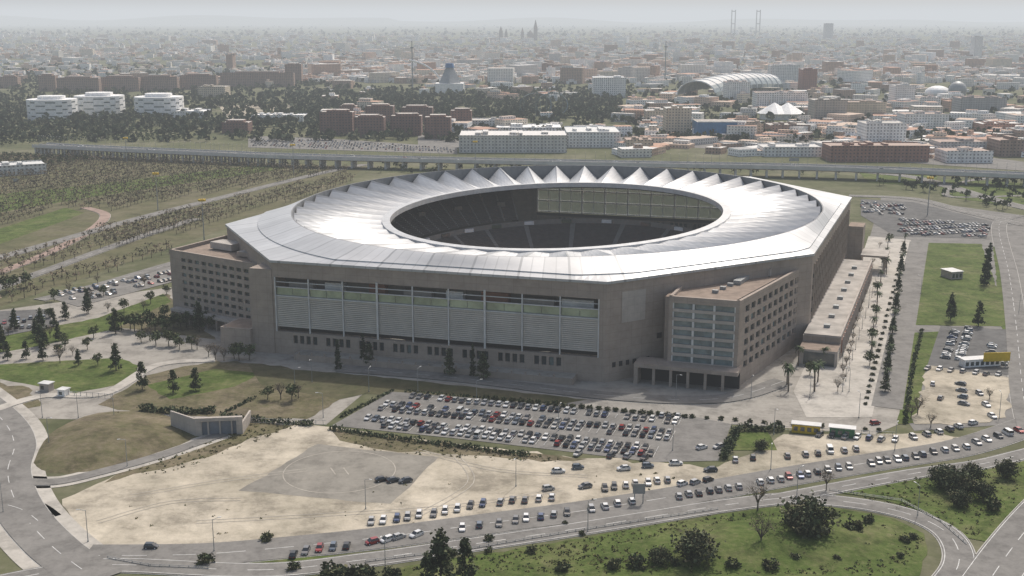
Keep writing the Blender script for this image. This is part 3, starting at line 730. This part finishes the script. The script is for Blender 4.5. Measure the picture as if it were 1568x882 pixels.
lot([(0,484),(68,480),(70,500),(0,512)],math.radians(20),.85); lot([(75,452),(262,412),(262,430),(120,463)],math.radians(50),.6)
lot([(385,212),(500,215),(695,228),(695,234),(385,224)],math.radians(5),.6,dx=3.2)
for px in (585,603,621): x,y=G(px,737+(px-585)*.05); car(x,y,.5,DARK)
for r_ in [(568,802,700,783,8),(722,776,845,764,7),(450,850,530,838,5),(572,832,612,826,3),(640,822,668,816,2),(708,812,790,800,4),(808,796,870,788,4),(905,782,965,770,4),(925,750,1022,737,7),(1040,762,1130,748,7),(1150,743,1225,731,6),(1235,727,1300,718,5),(1332,712,1400,702,6),(1412,698,1480,687,5),(1495,680,1560,662,5),(1045,744,1085,738,3),(840,750,897,748,3),(1125,706,1205,700,4),(1232,698,1310,690,5),(1255,668,1370,676,7),(1400,672,1470,655,5),(1075,688,1100,686,2),(1420,566,1530,576,7),(1470,590,1475,620,4),(1500,605,1520,640,3),(885,697,985,703,5)]:
    carrow(*r_[:5],off=70 if r_[4]>3 else 20)
for p in [(232,840,0),(855,724,.1),(885,718,.1),(955,720,.2),(992,716,.1),(1088,722,.1),(1035,712,.1),(1340,650,.3),(1440,612,1),(1428,590,1.2),(1490,650,.5)]:
    x,y=G(p[0],p[1]); car(x,y,p[2],DARK if p[0]==232 else None)
def lampmesh(h,arm=1.6):
    mb=MB(); mb.cyl(0,0,0,h,.12,.07,'steel',8); mb.tube((0,0,h-.05),(arm,0,h+.3),.06,'steel'); mb.box(arm+.3,0,h+.25,.9,.3,.14,0,'frame',bot=True); mb.cyl(0,0,0,.5,.22,.2,'steel',8)
    o=mb.build('l'); me=o.data; bpy.data.objects.remove(o); return me
LM=lampmesh(9); LM2=lampmesh(5.5,.8)
def lamp(px,py,me=LM,a=None,z=0):
    x,y=G(px,py,z); o=bpy.data.objects.new('street_lamp',me); o.location=(x,y,z); o.rotation_euler=(0,0,R.uniform(0,6) if a is None else a); link(o)
for p in [(65,640),(75,680),(175,640),(195,715),(328,845),(560,780),(790,745),(1185,665),(1180,720),(1370,690),(1530,640),(452,600),(495,640),(730,620),(855,660),(640,600),(1035,610),(1150,610),(1315,640),(1290,560),(1330,470),(1350,420),(1410,450),(1560,480),(1568,600),(5,785),(135,830),(1030,690),(1405,790),(900,815),(1220,762),(590,870),(120,640),(478,585),(1240,610),(1300,600),(565,600)]:
    lamp(*p)
for i in range(14): lamp(1290+i*5,600-i*16,LM2)
for i in range(22): lamp(150+i*22+R.uniform(-4,4),236-i*.3+R.uniform(-8,4),LM)
for (px,py) in [(313,372),(242,322),(450,268),(195,255),(728,262),(1420,330)]:
    mb=MB(); x,y=G(px,py); mb.cyl(x,y,0,27,.4,.18,'steel',10)
    for i in range(10): a=i*.628; mb.box(x+1.8*math.cos(a),y+1.8*math.sin(a),26,1,.8,1.2,a,'yellow',bot=True)
    for i in range(10):
        a=i*.628;b_=a+.628; mb.tube((x+1.5*math.cos(a),y+1.5*math.sin(a),26.5),(x+1.5*math.cos(b_),y+1.5*math.sin(b_),26.5),.1,'steel')
    mb.build('floodlight_mast')
def hut(px,py,w,d,h,k,name,ang=PA):
    x,y=G(px,py); mb=MB(); mb.box(x,y,0,w,d,h,ang,k,'greyroof'); mb.box(x,y,h,w+.8,d+.8,.25,ang,'frame',bot=True)
    c,s=math.cos(ang),math.sin(ang); P=(x-w/2*c+d/2*s,y-w/2*s-d/2*c);Q=(x+w/2*c+d/2*s,y+w/2*s-d/2*c)
    for i in range(int(w/2.2)): mb.wall(P,Q,.5+i*2.2,1.9+i*2.2,.8,h*.75,.05,-.1,'glass')
    mb.build(name)
hut(1234,662,9,3,3,'yellow','kiosk'); hut(1289,668,8,3,3.2,'green','kiosk'); hut(72,598,4,3,3,'conc2','guard_hut'); hut(98,606,3,3,2.6,'white','guard_hut')
hut(1457,425,7,9,4,'conc2','pavilion',.3); hut(1500,560,16,4,3.2,'white','site_cabin',.2)
x,y=G(1525,562); mb=MB(); mb.box(x,y,2.4,11,.3,3.6,.1,'yellow',bot=True); mb.cyl(x-4,y+.3,0,3,.15,.15,'steel'); mb.cyl(x+4,y+.7,0,3,.15,.15,'steel'); mb.build('billboard')
for (px,py,w) in [(978,772,3.5),(25,285,4),(1215,262,9)]:
    x,y=G(px,py); mb=MB(); mb.box(x,y,3.2 if w<9 else 9,w,.2,3,0,'steel',bot=True); mb.cyl(x-w*.35,y+.25,0,6 if w<9 else 10,.15,.15,'steel'); mb.cyl(x+w*.35,y+.25,0,6 if w<9 else 10,.15,.15,'steel'); mb.build('road_sign')
def fence(pts,h=2.2,name='fence'):
    W=GP(pts); mb=MB()
    for a,b in zip(W,W[1:]):
        L=Lc(a,b)
        for z in (.3,h-.2): mb.wall(a,b,0,L,z,z+.1,.05,-.05,'steel')
        for i in range(int(L/2.5)+1): mb.wall(a,b,min(i*2.5,L-.1),min(i*2.5,L-.1)+.12,.0,h,.07,-.07,'steel')
    mb.build(name)
fence([(105,606),(175,612)],2); fence([(385,648),(500,652)],2); fence([(1270,752),(1380,768),(1440,800),(1480,835)],.9,'guard_rail'); fence([(560,862),(720,842),(900,812),(1100,781)],.9,'guard_rail'); fence([(165,856),(230,868),(320,872)],.9,'guard_rail'); fence([(1120,655),(1370,668)],1.6)
# ---------------- trees near ----------------
for px,py,k,s in [(178,568,'conifer',.9),(218,597,'conifer',.95),(266,602,'conifer',.7),(300,598,'conifer',.85),(66,552,'conifer',.8),(40,550,'conifer',.7),(12,552,'conifer',.7),(92,556,'bare',1),(120,560,'conifer',.65),(150,560,'broad',.8),
 (410,612,'broad',.9),(430,612,'bare',1),(447,615,'broad',.9),(457,610,'bare',1),(518,566,'cypress',.75),(557,558,'cypress',.85),(566,560,'conifer',.8),(688,576,'conifer',.9),(724,576,'cypress',.75),(740,582,'conifer',1),
 (1507,437,'cypress',1.35),(1512,428,'cypress',1.1),(1455,492,'conifer',1.1),(1498,500,'conifer',.9),(1222,560,'palm',1.1),(1247,600,'palm',1.2),(1207,600,'palm',1.2),(1252,585,'palm',1.1),(1205,590,'palm',1.1),(1262,560,'palm',1),(1240,575,'broad',.8),
 (1235,822,'oak',1.3),(1222,812,'oak',.8),(1160,782,'bare',1.2),(1165,838,'bare',1.4),(1065,862,'oak',1.05),(1010,862,'oak',.55),(1308,815,'bush',1.6),(1445,745,'oak',.8),(1470,757,'oak',.9),(1490,738,'oak',.75),(1468,775,'oak',.65),(1505,765,'oak',.65),(1540,732,'oak',.75),(1520,780,'bush',2),(1265,752,'bare',1),
 (675,896,'conifer',1.3),(712,892,'conifer',1.15),(655,905,'conifer',.9),(1330,800,'bush',1.4),(940,870,'bush',1.6),(975,868,'bush',1.8),(860,875,'bush',1.4),(1180,870,'bush',1.5),(1120,870,'bush',1.3),(505,885,'bush',2),(560,885,'bush',2.2),(530,890,'bush',2),(600,885,'bush',1.8),(450,872,'bush',1.3),
 (315,862,'bush',1.6),(408,828,'bush',1.2),(20,445,'broad',1.2),(40,440,'broad',1.3),(10,450,'broad',1.1),(135,480,'conifer',.9),(100,490,'conifer',.8),(82,500,'conifer',.8),(64,510,'conifer',.9),(1165,690,'oak',.45),(1515,612,'bare',.8),(1395,640,'bare',1),(1405,635,'bare',1),(1425,655,'bare',.8)]:
    treep(k,px,py,s)
for i in range(17): treep(R.choice(('palm','broad','broad','conifer')),172+i*9.5+R.gauss(0,2),509+R.gauss(0,4)-i*.3,1.05)
for i in range(14): treep(R.choice(('broad','broad','bare')),215+i*13+R.gauss(0,3),522+i*2.6+R.gauss(0,4),.9)
for i in range(18): treep(R.choice(('conifer','broad','bare')),R.uniform(0,170),R.uniform(505,545),.75)
for i in range(16): treep(R.choice(('broad','bare')),R.uniform(60,260),R.uniform(432,492),.8)
for i in range(16):
    t=i/15; treep('palm' if i%3 else 'broad',1330+32*t+R.gauss(0,3),560-190*t,.95 if i%3 else .8)
    treep('palm' if i%2 else 'conifer',1355+30*t,600-225*t,.75)
for i in range(18): treep('bare',1285+R.gauss(0,2)+i*3.4,600-i*13,.65)
for i in range(24): treep('bush',745+i*13.2,612+i*1.2,.9)
for i in range(14): treep('bush',1060+i*22,640+i*1.6,.7)
for i in range(26): treep('bush',1325+i*2.2,620-i*9,.7)
for i in range(22): treep('bush',R.uniform(640,1420),R.uniform(835,878) if i%3 else R.uniform(795,830),R.uniform(.5,1.2))
hedge([(215,628),(270,634),(330,632)],3,2); hedge([(340,640),(420,648),(480,652)],2.5,1.6); hedge([(505,658),(620,675),(740,690),(810,700)],2,1.4); hedge([(1108,705),(1128,660),(1200,660)],2.5,2.2); hedge([(520,640),(600,600)],1.5,1); hedge([(620,600),(760,612)],1.2,.9); hedge([(390,610),(340,635)],1.5,1)
hedge([(1385,650),(1398,560),(1412,505)],1.5,1)
mass('grass_tufts','tuft',scatter(GP([(600,875),(720,852),(850,832),(1000,805),(1100,788),(1280,780),(1415,825),(1380,882)]),1500)+scatter(GP([(1290,752),(1470,717),(1568,705),(1560,760),(1500,825)]),450)+scatter(GP([(60,710),(80,665),(160,630),(250,640),(295,668),(230,695)]),350)+scatter(GP([(180,728),(385,650),(450,655),(260,725)]),200)+scatter(GP([(505,658),(900,706),(820,710),(560,690)]),200)+scatter(GP([(100,765),(1100,720),(1000,762),(300,838)]),30),.4,1.1)
OP=GP([(-30,240),(130,240),(470,256),(540,262),(330,296),(160,325),(100,318),(-30,358)])
mass('orchard_trees','lowbare',[p for p in gridfill(OP,math.radians(76),5,13,.7) if R.random()<.93],.9,1.25)
mass('roadside_trees','lowbare',gridfill(GP([(150,355),(340,312),(540,268),(545,278),(330,345),(180,380)]),math.radians(76),6,13,1),.9,1.4)
mass('roadside_trees','lowbare',gridfill(GP([(-30,400),(60,384),(300,325),(330,335),(70,410),(-30,440)]),math.radians(60),7,11,1),.9,1.3)
mass('roadside_trees','lowbare',gridfill(GP([(-20,462),(70,432),(260,378),(262,392),(80,445),(-20,475)]),math.radians(60),7,11,1),.9,1.3)
mass('orchard_trees','lowbroad',gridfill(GP([(-20,190),(110,190),(290,205),(290,218),(130,218),(-20,226)]),math.radians(70),9,14,1.5),.6,.9)
mass('tree_belt','lowbroad',scatter(GP([(560,256),(800,252),(1100,257),(1300,264),(1300,268),(560,268)]),90)+scatter(GP([(-20,240),(110,240),(150,248),(-20,264)]),100),.6,.9)
mass('tree_belt','lowbroad',scatter(GP([(1310,275),(1700,280),(1700,330),(1520,322),(1440,300),(1330,285)]),80)+scatter(GP([(300,195),(700,200),(1200,224),(1568,240),(1568,230),(1200,210),(700,192)]),240),.7,1.2)
# ---------------- viaduct ----------------
VZ=9.5
VP=[(60,221),(135,225),(300,232),(450,238),(700,244),(1000,250),(1250,255),(1568,267),(1750,275)]
C=smooth([G(a,b,VZ+.4) for a,b in VP],10); mb=MB()
n=len(C)
def sol(o0,o1,z0,z1,k):
    for i in range(n-1):
        P,Q=C[i],C[i+1]; mb.wall(P,Q,0,Lc(P,Q),z0,z1,o0,o1,k)
sol(-10,10,VZ-1.8,VZ,'viad'); sol(9.7,10,VZ,VZ+1.4,'viad'); sol(-10,-9.7,VZ,VZ+1.4,'viad'); sol(-9.6,9.6,VZ+.01,VZ+.03,'oldasph'); sol(-5,5,VZ-3,VZ-1.8,'conc')
sol(-.3,.3,VZ+.03,VZ+.9,'viad')
for i in range(n-1):
    P,Q=C[i],C[i+1]; L=Lc(P,Q); m_=max(1,int(L/24))
    for j in range(m_):
        for o_ in (-6,0,6): mb.wall(P,Q,j*L/m_,j*L/m_+1.8,0,VZ-1.81 if abs(o_)>5 else VZ-3.01,o_-.8,o_+.8,'viad')
mb.build('viaduct')
for i in range(n-1):
    P,Q=C[i],C[i+1]
    for q in (0,.5):
        o=bpy.data.objects.new('street_lamp',LM); o.location=(P[0]+(Q[0]-P[0])*q,P[1]+(Q[1]-P[1])*q,VZ+.03); o.rotation_euler=(0,0,math.pi/2*(1 if i%2 else -1)); link(o)
for i in range(18):
    P=C[R.randrange(5,n-5)]; x,y=P[0]+R.uniform(-4,4),P[1]-(4 if i%2 else -4)
    o=bpy.data.objects.new('moving_car',R.choice(CM)); o.location=(x,y,VZ+.04); o.rotation_euler=(0,0,math.radians(-3)); link(o)
# ---------------- mid-distance buildings ----------------
def bld(name,xl,xr,yb,yt,depth,col,colt=(.40,.37,.33),yb2=None,top=None):
    P=G(xl,yb); Q=G(xr,yb2 or yb); h=(yb-yt)/(yb-28)*CH; L=Lc(P,Q); mb=MB()
    mb.wall(P,Q,0,L,0,h,0,-depth,'city',None,col,colt)
    mb.wall(P,Q,-.3,L+.3,h,h+1,.3,0,'city',None,tuple(c*.9 for c in col)); mb.wall(P,Q,-.3,L+.3,h,h+1,-depth,-depth-.3,'city',None,tuple(c*.9 for c in col))
    for i in range(3+int(L/30)):
        s=R.uniform(.1,.8)*L; w=R.uniform(3,7); mb.wall(P,Q,s,s+w,h,h+R.uniform(1.5,3.5),-depth*R.uniform(.2,.4),-depth*R.uniform(.5,.8),'city',None,tuple(c*.8 for c in col),colt)
    if top: mb.wall(P,Q,L*.2,L*.8,h,h+top,-depth*.2,-depth*.8,'city',None,col,colt)
    for s in range(int(L/12)): mb.wall(P,Q,s*12+1,s*12+1.8,0,h,.5,.01,'city',None,tuple(c*.85 for c in col))
    return mb.build(name)
W=(.78,.77,.745);BR=(.35,.25,.2);BE=(.56,.48,.37);GR=(.44,.43,.42);DB=(.23,.14,.115)
for x,y in ((71,185),(145,178),(237,180)):
    P=G(x,y); r=36*P[1]/FL; mb=MB()
    for lv in range(6):
        pts=[(P[0]+r*math.copysign(abs(math.cos(i*math.pi/10))**.7,math.cos(i*math.pi/10)),P[1]+25+r*.8*math.copysign(abs(math.sin(i*math.pi/10))**.7,math.sin(i*math.pi/10))) for i in range(20)]
        pin=[(P[0]+(p[0]-P[0])*.95,P[1]+25+(p[1]-P[1]-25)*.95) for p in pts]
        mb.prism(pts,lv*4.6+1.9,lv*4.6+4.6,'white'); mb.prism(pin,lv*4.6,lv*4.6+1.9,'hglass')
        for i in range(20):
            if (i+lv)%2:
                p,q=pts[i],pts[(i+1)%20]; mb.prism([p,q,pin[(i+1)%20],pin[i]],lv*4.6+.01,lv*4.6+1.89,'white')
    mb.prism([(P[0]+(p[0]-P[0])*.55,P[1]+25+(p[1]-P[1]-25)*.55) for p in pts],27.6,32,'white'); mb.build('white_office_building')
for a in [(0,28,135,118),(60,86,140,116),(88,152,142,120),(155,213,140,119),(217,272,139,118),(276,332,137,116),(338,450,133,112)]: bld('brick_apartment_block',*a,16,BR,(.45,.41,.37),top=4)
bld('brick_tower_block',437,462,128,99,20,BR); bld('beige_building',303,345,150,133,40,BE); bld('white_shed',385,465,186,177,30,W,W); bld('white_shed',265,312,182,171,40,W,W)
bld('white_shed',-30,72,272,257,30,(.6,.6,.58),(.6,.6,.58),yb2=266)
for a in [(490,540,207,172),(542,588,210,180),(560,602,188,163),(598,645,208,178),(615,662,186,165),(650,690,213,180),(690,722,198,170),(520,545,180,163),(340,380,205,188)]: bld('dark_brick_office',*a,26,DB,(.5,.46,.42),top=3)
bld('white_industrial_hall',703,868,234,208,60,(.62,.60,.56),(.66,.64,.61)); bld('white_industrial_hall',868,950,226,203,70,W,(.65,.65,.63)); bld('white_industrial_hall',760,860,208,196,50,W,W)
bld('white_cube_building',909,958,150,119,50,W,W)
P=G(1068,213);Q=G(1132,213); mb=MB(); L=Lc(P,Q); mb.wall(P,Q,0,L,0,19,0,-45,'blueroof','greyroof')
for i in range(int(L/4)): mb.wall(P,Q,i*4,i*4+.3,0,19,.25,.01,'blue')
mb.wall(P,Q,0,L,19,20,.3,-1,'frame'); mb.build('blue_building')
for a in [(1020,1058,208,166,BE),(1132,1168,213,190,BE),(1112,1148,156,126,W),(1158,1236,168,142,W),(1246,1296,190,153,(.42,.38,.33)),(1296,1356,186,157,BE),(1325,1386,226,189,W),(1272,1422,248,224,(.33,.18,.14)),(1370,1400,166,131,W),(1385,1452,200,175,W),(1360,1440,190,178,W),(1180,1240,212,192,BR),(1440,1510,236,218,GR),(1505,1568,205,190,(.5,.3,.23)),(1470,1540,176,150,GR),(1408,1440,165,150,W),(1228,1250,142,106,(.38,.2,.16)),(1490,1502,98,56,W),(1180,1225,130,100,W),(1262,1275,60,36,GR),(720,790,196,185,W),(990,1020,190,170,BE),(1000,1030,196,182,W),(880,930,205,196,GR),(845,870,118,100,BR),(830,848,116,98,BR),(347,357,110,84,BR),(1450,1520,250,232,W),(1530,1568,240,215,BR),(960,1000,232,215,BE),(1170,1260,240,226,W)]:
    bld('city_building',*a[:4],35,a[4],R.choice(((.5,.47,.43),(.6,.58,.55),(.4,.31,.26))))
P=G(1066,152);Q=G(1172,138); L=Lc(P,Q); mb=MB(); t=((Q[0]-P[0])/L,(Q[1]-P[1])/L); nn=(-t[1],t[0])
prev=None
for i in range(13):
    ring=[]
    for j in range(13):
        a=math.pi*j/12; o=36*math.cos(a); ring.append((P[0]+t[0]*L*i/12+nn[0]*o,P[1]+t[1]*L*i/12+nn[1]*o,6+25*math.sin(a)+6*math.sin(i/12*3.14)))
    if prev:
        for j in range(12): mb.face([prev[j],ring[j],ring[j+1],prev[j+1]],'hglass' if j>8 else 'frame')
    for j in range(12): mb.tube(ring[j],ring[j+1],1.2,'white',4)
    prev=ring
mb.build('vaulted_pavilion')
def dome(px,py,r,k,name,full=False):
    x,y=G(px,py); mb=MB(); n=20
    for i in range(n):
        for j in range(6):
            f=lambda i_,j_:(x+r*math.cos(i_*2*math.pi/n)*math.cos(j_*math.pi/12),y+r*math.sin(i_*2*math.pi/n)*math.cos(j_*math.pi/12),8+r*(.6 if not full else 1)*math.sin(j_*math.pi/12)+(r*.5 if full else 0))
            mb.face([f(i,j),f(i+1,j),f(i+1,j+1),f(i,j+1)],k)
    mb.cyl(x,y,0,8+(r*.5 if full else 0),r*(.9),r*1.0,k,20); mb.build(name)
dome(1435,150,22,'white','white_dome'); dome(1465,152,15,'steel','globe_pavilion',True)
for px in (1185,1205):
    x,y=G(px,182); mb=MB(); mb.cyl(x,y,0,8,20,20,'white',12); mb.cyl(x,y,8,22,24,1,'white',12); mb.build('tent_pavilion')
x,y=G(689,142); mb=MB(); mb.box(x,y,0,52,40,18,0,'white'); mb.cyl(x,y,18,46,20,7,'steel',4); mb.cyl(x,y,46,54,9,7,'blue',8); mb.build('observation_building')
mb=MB(); x,y=G(668,140)
pp=[(x+10-80*(1-math.cos(i*.12)),y,8+52*math.sin(i*.12)) for i in range(12)]
for a,b_ in zip(pp,pp[1:]): mb.tube(a,b_,2.0,'white',6)
mb.build('white_arch')
mb=MB()
for sx in (820,845):
    x,y=G(sx,180); pp=[(x+22*math.cos(a*.4),y+4*math.sin(a*.8),18+16*math.sin(a*.4)) for a in range(17)]
    for a,b_ in zip(pp,pp[1:]): mb.tube(a,b_,.8,'hglass',4)
    for a in pp[::2]: mb.tube((a[0],a[1],0),a,.35,'hglass',4)
mb.build('roller_coaster')
for px,yb,yt in [(632,140,62),(1018,130,62),(1415,195,190)]:
    x,y=G(px,yb); h=(yb-yt)/(yb-28)*CH; mb=MB(); mb.cyl(x,y,0,h,1.5,.7,'steel',8); mb.cyl(x,y,h*.85,h*.88,3,3,'steel',8); mb.build('telecom_mast')
for px in (1122,1160):
    x,y=G(px,55); mb=MB()
    for d_ in (-14,14): mb.cyl(x+d_,y,0,200,5,3.5,'greyroof',6)
    mb.box(x,y,185,32,6,7,0,'greyroof'); mb.box(x,y,90,32,6,7,0,'greyroof'); mb.build('bridge_pylon')
for px,yb,yt,w in [(820,62,30,12),(767,62,40,12),(775,62,44,9),(800,62,42,9),(812,62,46,20)]:
    x,y=G(px,yb); h=(yb-yt)/(yb-28)*CH; mb=MB(); mb.box(x,y,0,w*2,w*2,h*.65,0,'brownroof'); mb.cyl(x,y,h*.65,h,w*.9,.8,'brownroof',4); mb.build('cathedral_spire')
# ---------------- city mass ----------------
mb=MB()
pal=[(.84,.82,.78),(.8,.77,.72),(.85,.84,.81),(.68,.6,.49),(.48,.34,.26),(.55,.53,.5),(.74,.7,.63),(.42,.3,.23),(.85,.84,.82),(.84,.83,.8),(.66,.5,.39)]
rp=[(.58,.55,.51),(.43,.27,.2),(.68,.66,.63),(.52,.41,.33),(.36,.35,.34),(.46,.29,.21)]
def rb(px,py,w0,w1,h0,h1):
    x,y=G(px,py); a=R.choice((0,.3,-.4,.7,1.0))+R.gauss(0,.1); w=R.uniform(w0,w1); d=R.uniform(w0,w1)*.7; h=h0+(h1-h0)*R.random()**1.4; c=R.choice(pal)
    mb.box(x,y,0,w,d,h,a,'city',None,c,R.choice(rp))
    r_=R.random()
    if r_<.5: mb.box(x+R.uniform(-.2,.2)*w,y,h,w*R.uniform(.25,.6),d*.4,R.uniform(2.5,5),a,'city',None,R.choice(pal),R.choice(rp))
    elif r_<.75: # L-shaped wing
        c_,s_=math.cos(a),math.sin(a); mb.box(x+c_*w*.3-s_*d*.7,y+s_*w*.3+c_*d*.7,0,w*.4,d*.8,h*R.uniform(.5,1.3),a+.001,'city',None,R.choice((c,R.choice(pal))),R.choice(rp))
for i in range(7000):
    py=52+76*R.random()**1.15; px=R.uniform(-80,1650)
    big=R.random()<.1
    if px<420 and py>92 and R.random()<.7: continue
    rb(px,py,12,32 if not big else 65,6,16 if not big else 36)
mb.build('city_buildings')
mb=MB()
for i in range(620):
    px=R.uniform(-60,1640); py=R.uniform(118,215)
    if px<500 and py>140: continue
    if 480<px<950 and 150<py:
        if R.random()<.75: continue
    if px<950 and R.random()<.35: continue
    rb(px,py,12,46,5,17)
for i in range(80): rb(R.uniform(950,1640),R.uniform(205,240),14,45,4,9)
mb.build('campus_buildings')
pos=[]
for i in range(3700):
    px=R.uniform(-60,1640); py=60+R.random()*158
    if py<115 and R.random()<.75: continue
    pos.append(G(px,py))
for i in range(1400): pos.append(G(R.uniform(-60,520),R.choice((R.uniform(142,200),R.uniform(100,140)))))
for i in range(1150): pos.append(G(R.uniform(450,950),R.uniform(140,185)))
mass('distant_trees','far',pos,.6,1.5)
mass('distant_woodland','far',[G(R.uniform(-60,1640),36+R.random()**.7*20) for i in range(900)],1.5,4)
mb=MB(); prev=None
for i in range(121):
    x=-16000+i*270; y=24000; h=60+70*math.sin(i*.13)**2+30*math.sin(i*.41+1)+ (60 if i<50 else 0)
    cur=((x,y,0),(x,y+3000,max(20,h)))
    if prev: mb.face([prev[0],cur[0],cur[1],prev[1]],'land')
    prev=cur
mb.build('distant_hills')
# ---------------- haze (absorbing volume; added emission stands in for scattered light) ----------------
m=bpy.data.materials.new('glowing_haze'); m.use_nodes=True; nt=m.node_tree; nt.nodes.clear()
out=N(nt,'ShaderNodeOutputMaterial'); ab=N(nt,'ShaderNodeVolumeAbsorption'); em=N(nt,'ShaderNodeEmission'); ad=N(nt,'ShaderNodeAddShader')
SG=1/10800.0
ab.inputs['Color'].default_value=(0,0,0,1); ab.inputs['Density'].default_value=SG
em.inputs['Color'].default_value=(.66,.69,.72,1); em.inputs['Strength'].default_value=SG
nt.links.new(ab.outputs[0],ad.inputs[0]); nt.links.new(em.outputs[0],ad.inputs[1]); nt.links.new(ad.outputs[0],out.inputs['Volume'])
M['haze']=m; mb=MB(); mb.prism([(-60000,-1500),(60000,-1500),(60000,60000),(-60000,60000)],-5,420,'haze',bot=True); mb.build('atmosphere_haze')
# ---------------- light ----------------
w=bpy.data.worlds.new('World'); sc.world=w; w.use_nodes=True; nt=w.node_tree; bg=nt.nodes['Background']
sky=nt.nodes.new('ShaderNodeTexSky'); sky.sky_type='NISHITA'; sky.sun_disc=False; EL,AZ=math.radians(52),math.radians(26)
sky.sun_elevation=EL; sky.sun_rotation=AZ; sky.dust_density=4; sky.air_density=1.0; sky.ozone_density=.6
tint=mixc(nt,1.0,sky.outputs[0],(1.04,1.0,.93),'MULTIPLY'); nt.links.new(tint,bg.inputs[0]); bg.inputs[1].default_value=.15
ld=bpy.data.lights.new('sun','SUN'); ld.energy=2.9; ld.angle=math.radians(1.5); ld.color=(1,.96,.9); lo=link(bpy.data.objects.new('sun',ld))
d=Vector((math.sin(AZ)*math.cos(EL),math.cos(AZ)*math.cos(EL),math.sin(EL))); lo.rotation_euler=d.to_track_quat('Z','Y').to_euler()
cam=bpy.data.cameras.new('camera'); cam.sensor_width=36; cam.lens=36*FL/1568; cam.clip_end=120000; cam.clip_start=1
co=link(bpy.data.objects.new('camera',cam)); co.location=(0,0,CH); co.rotation_euler=(math.pi/2-TH,0,0); sc.camera=co
sc.view_settings.view_transform='Standard'; sc.view_settings.look='None'; sc.view_settings.exposure=0
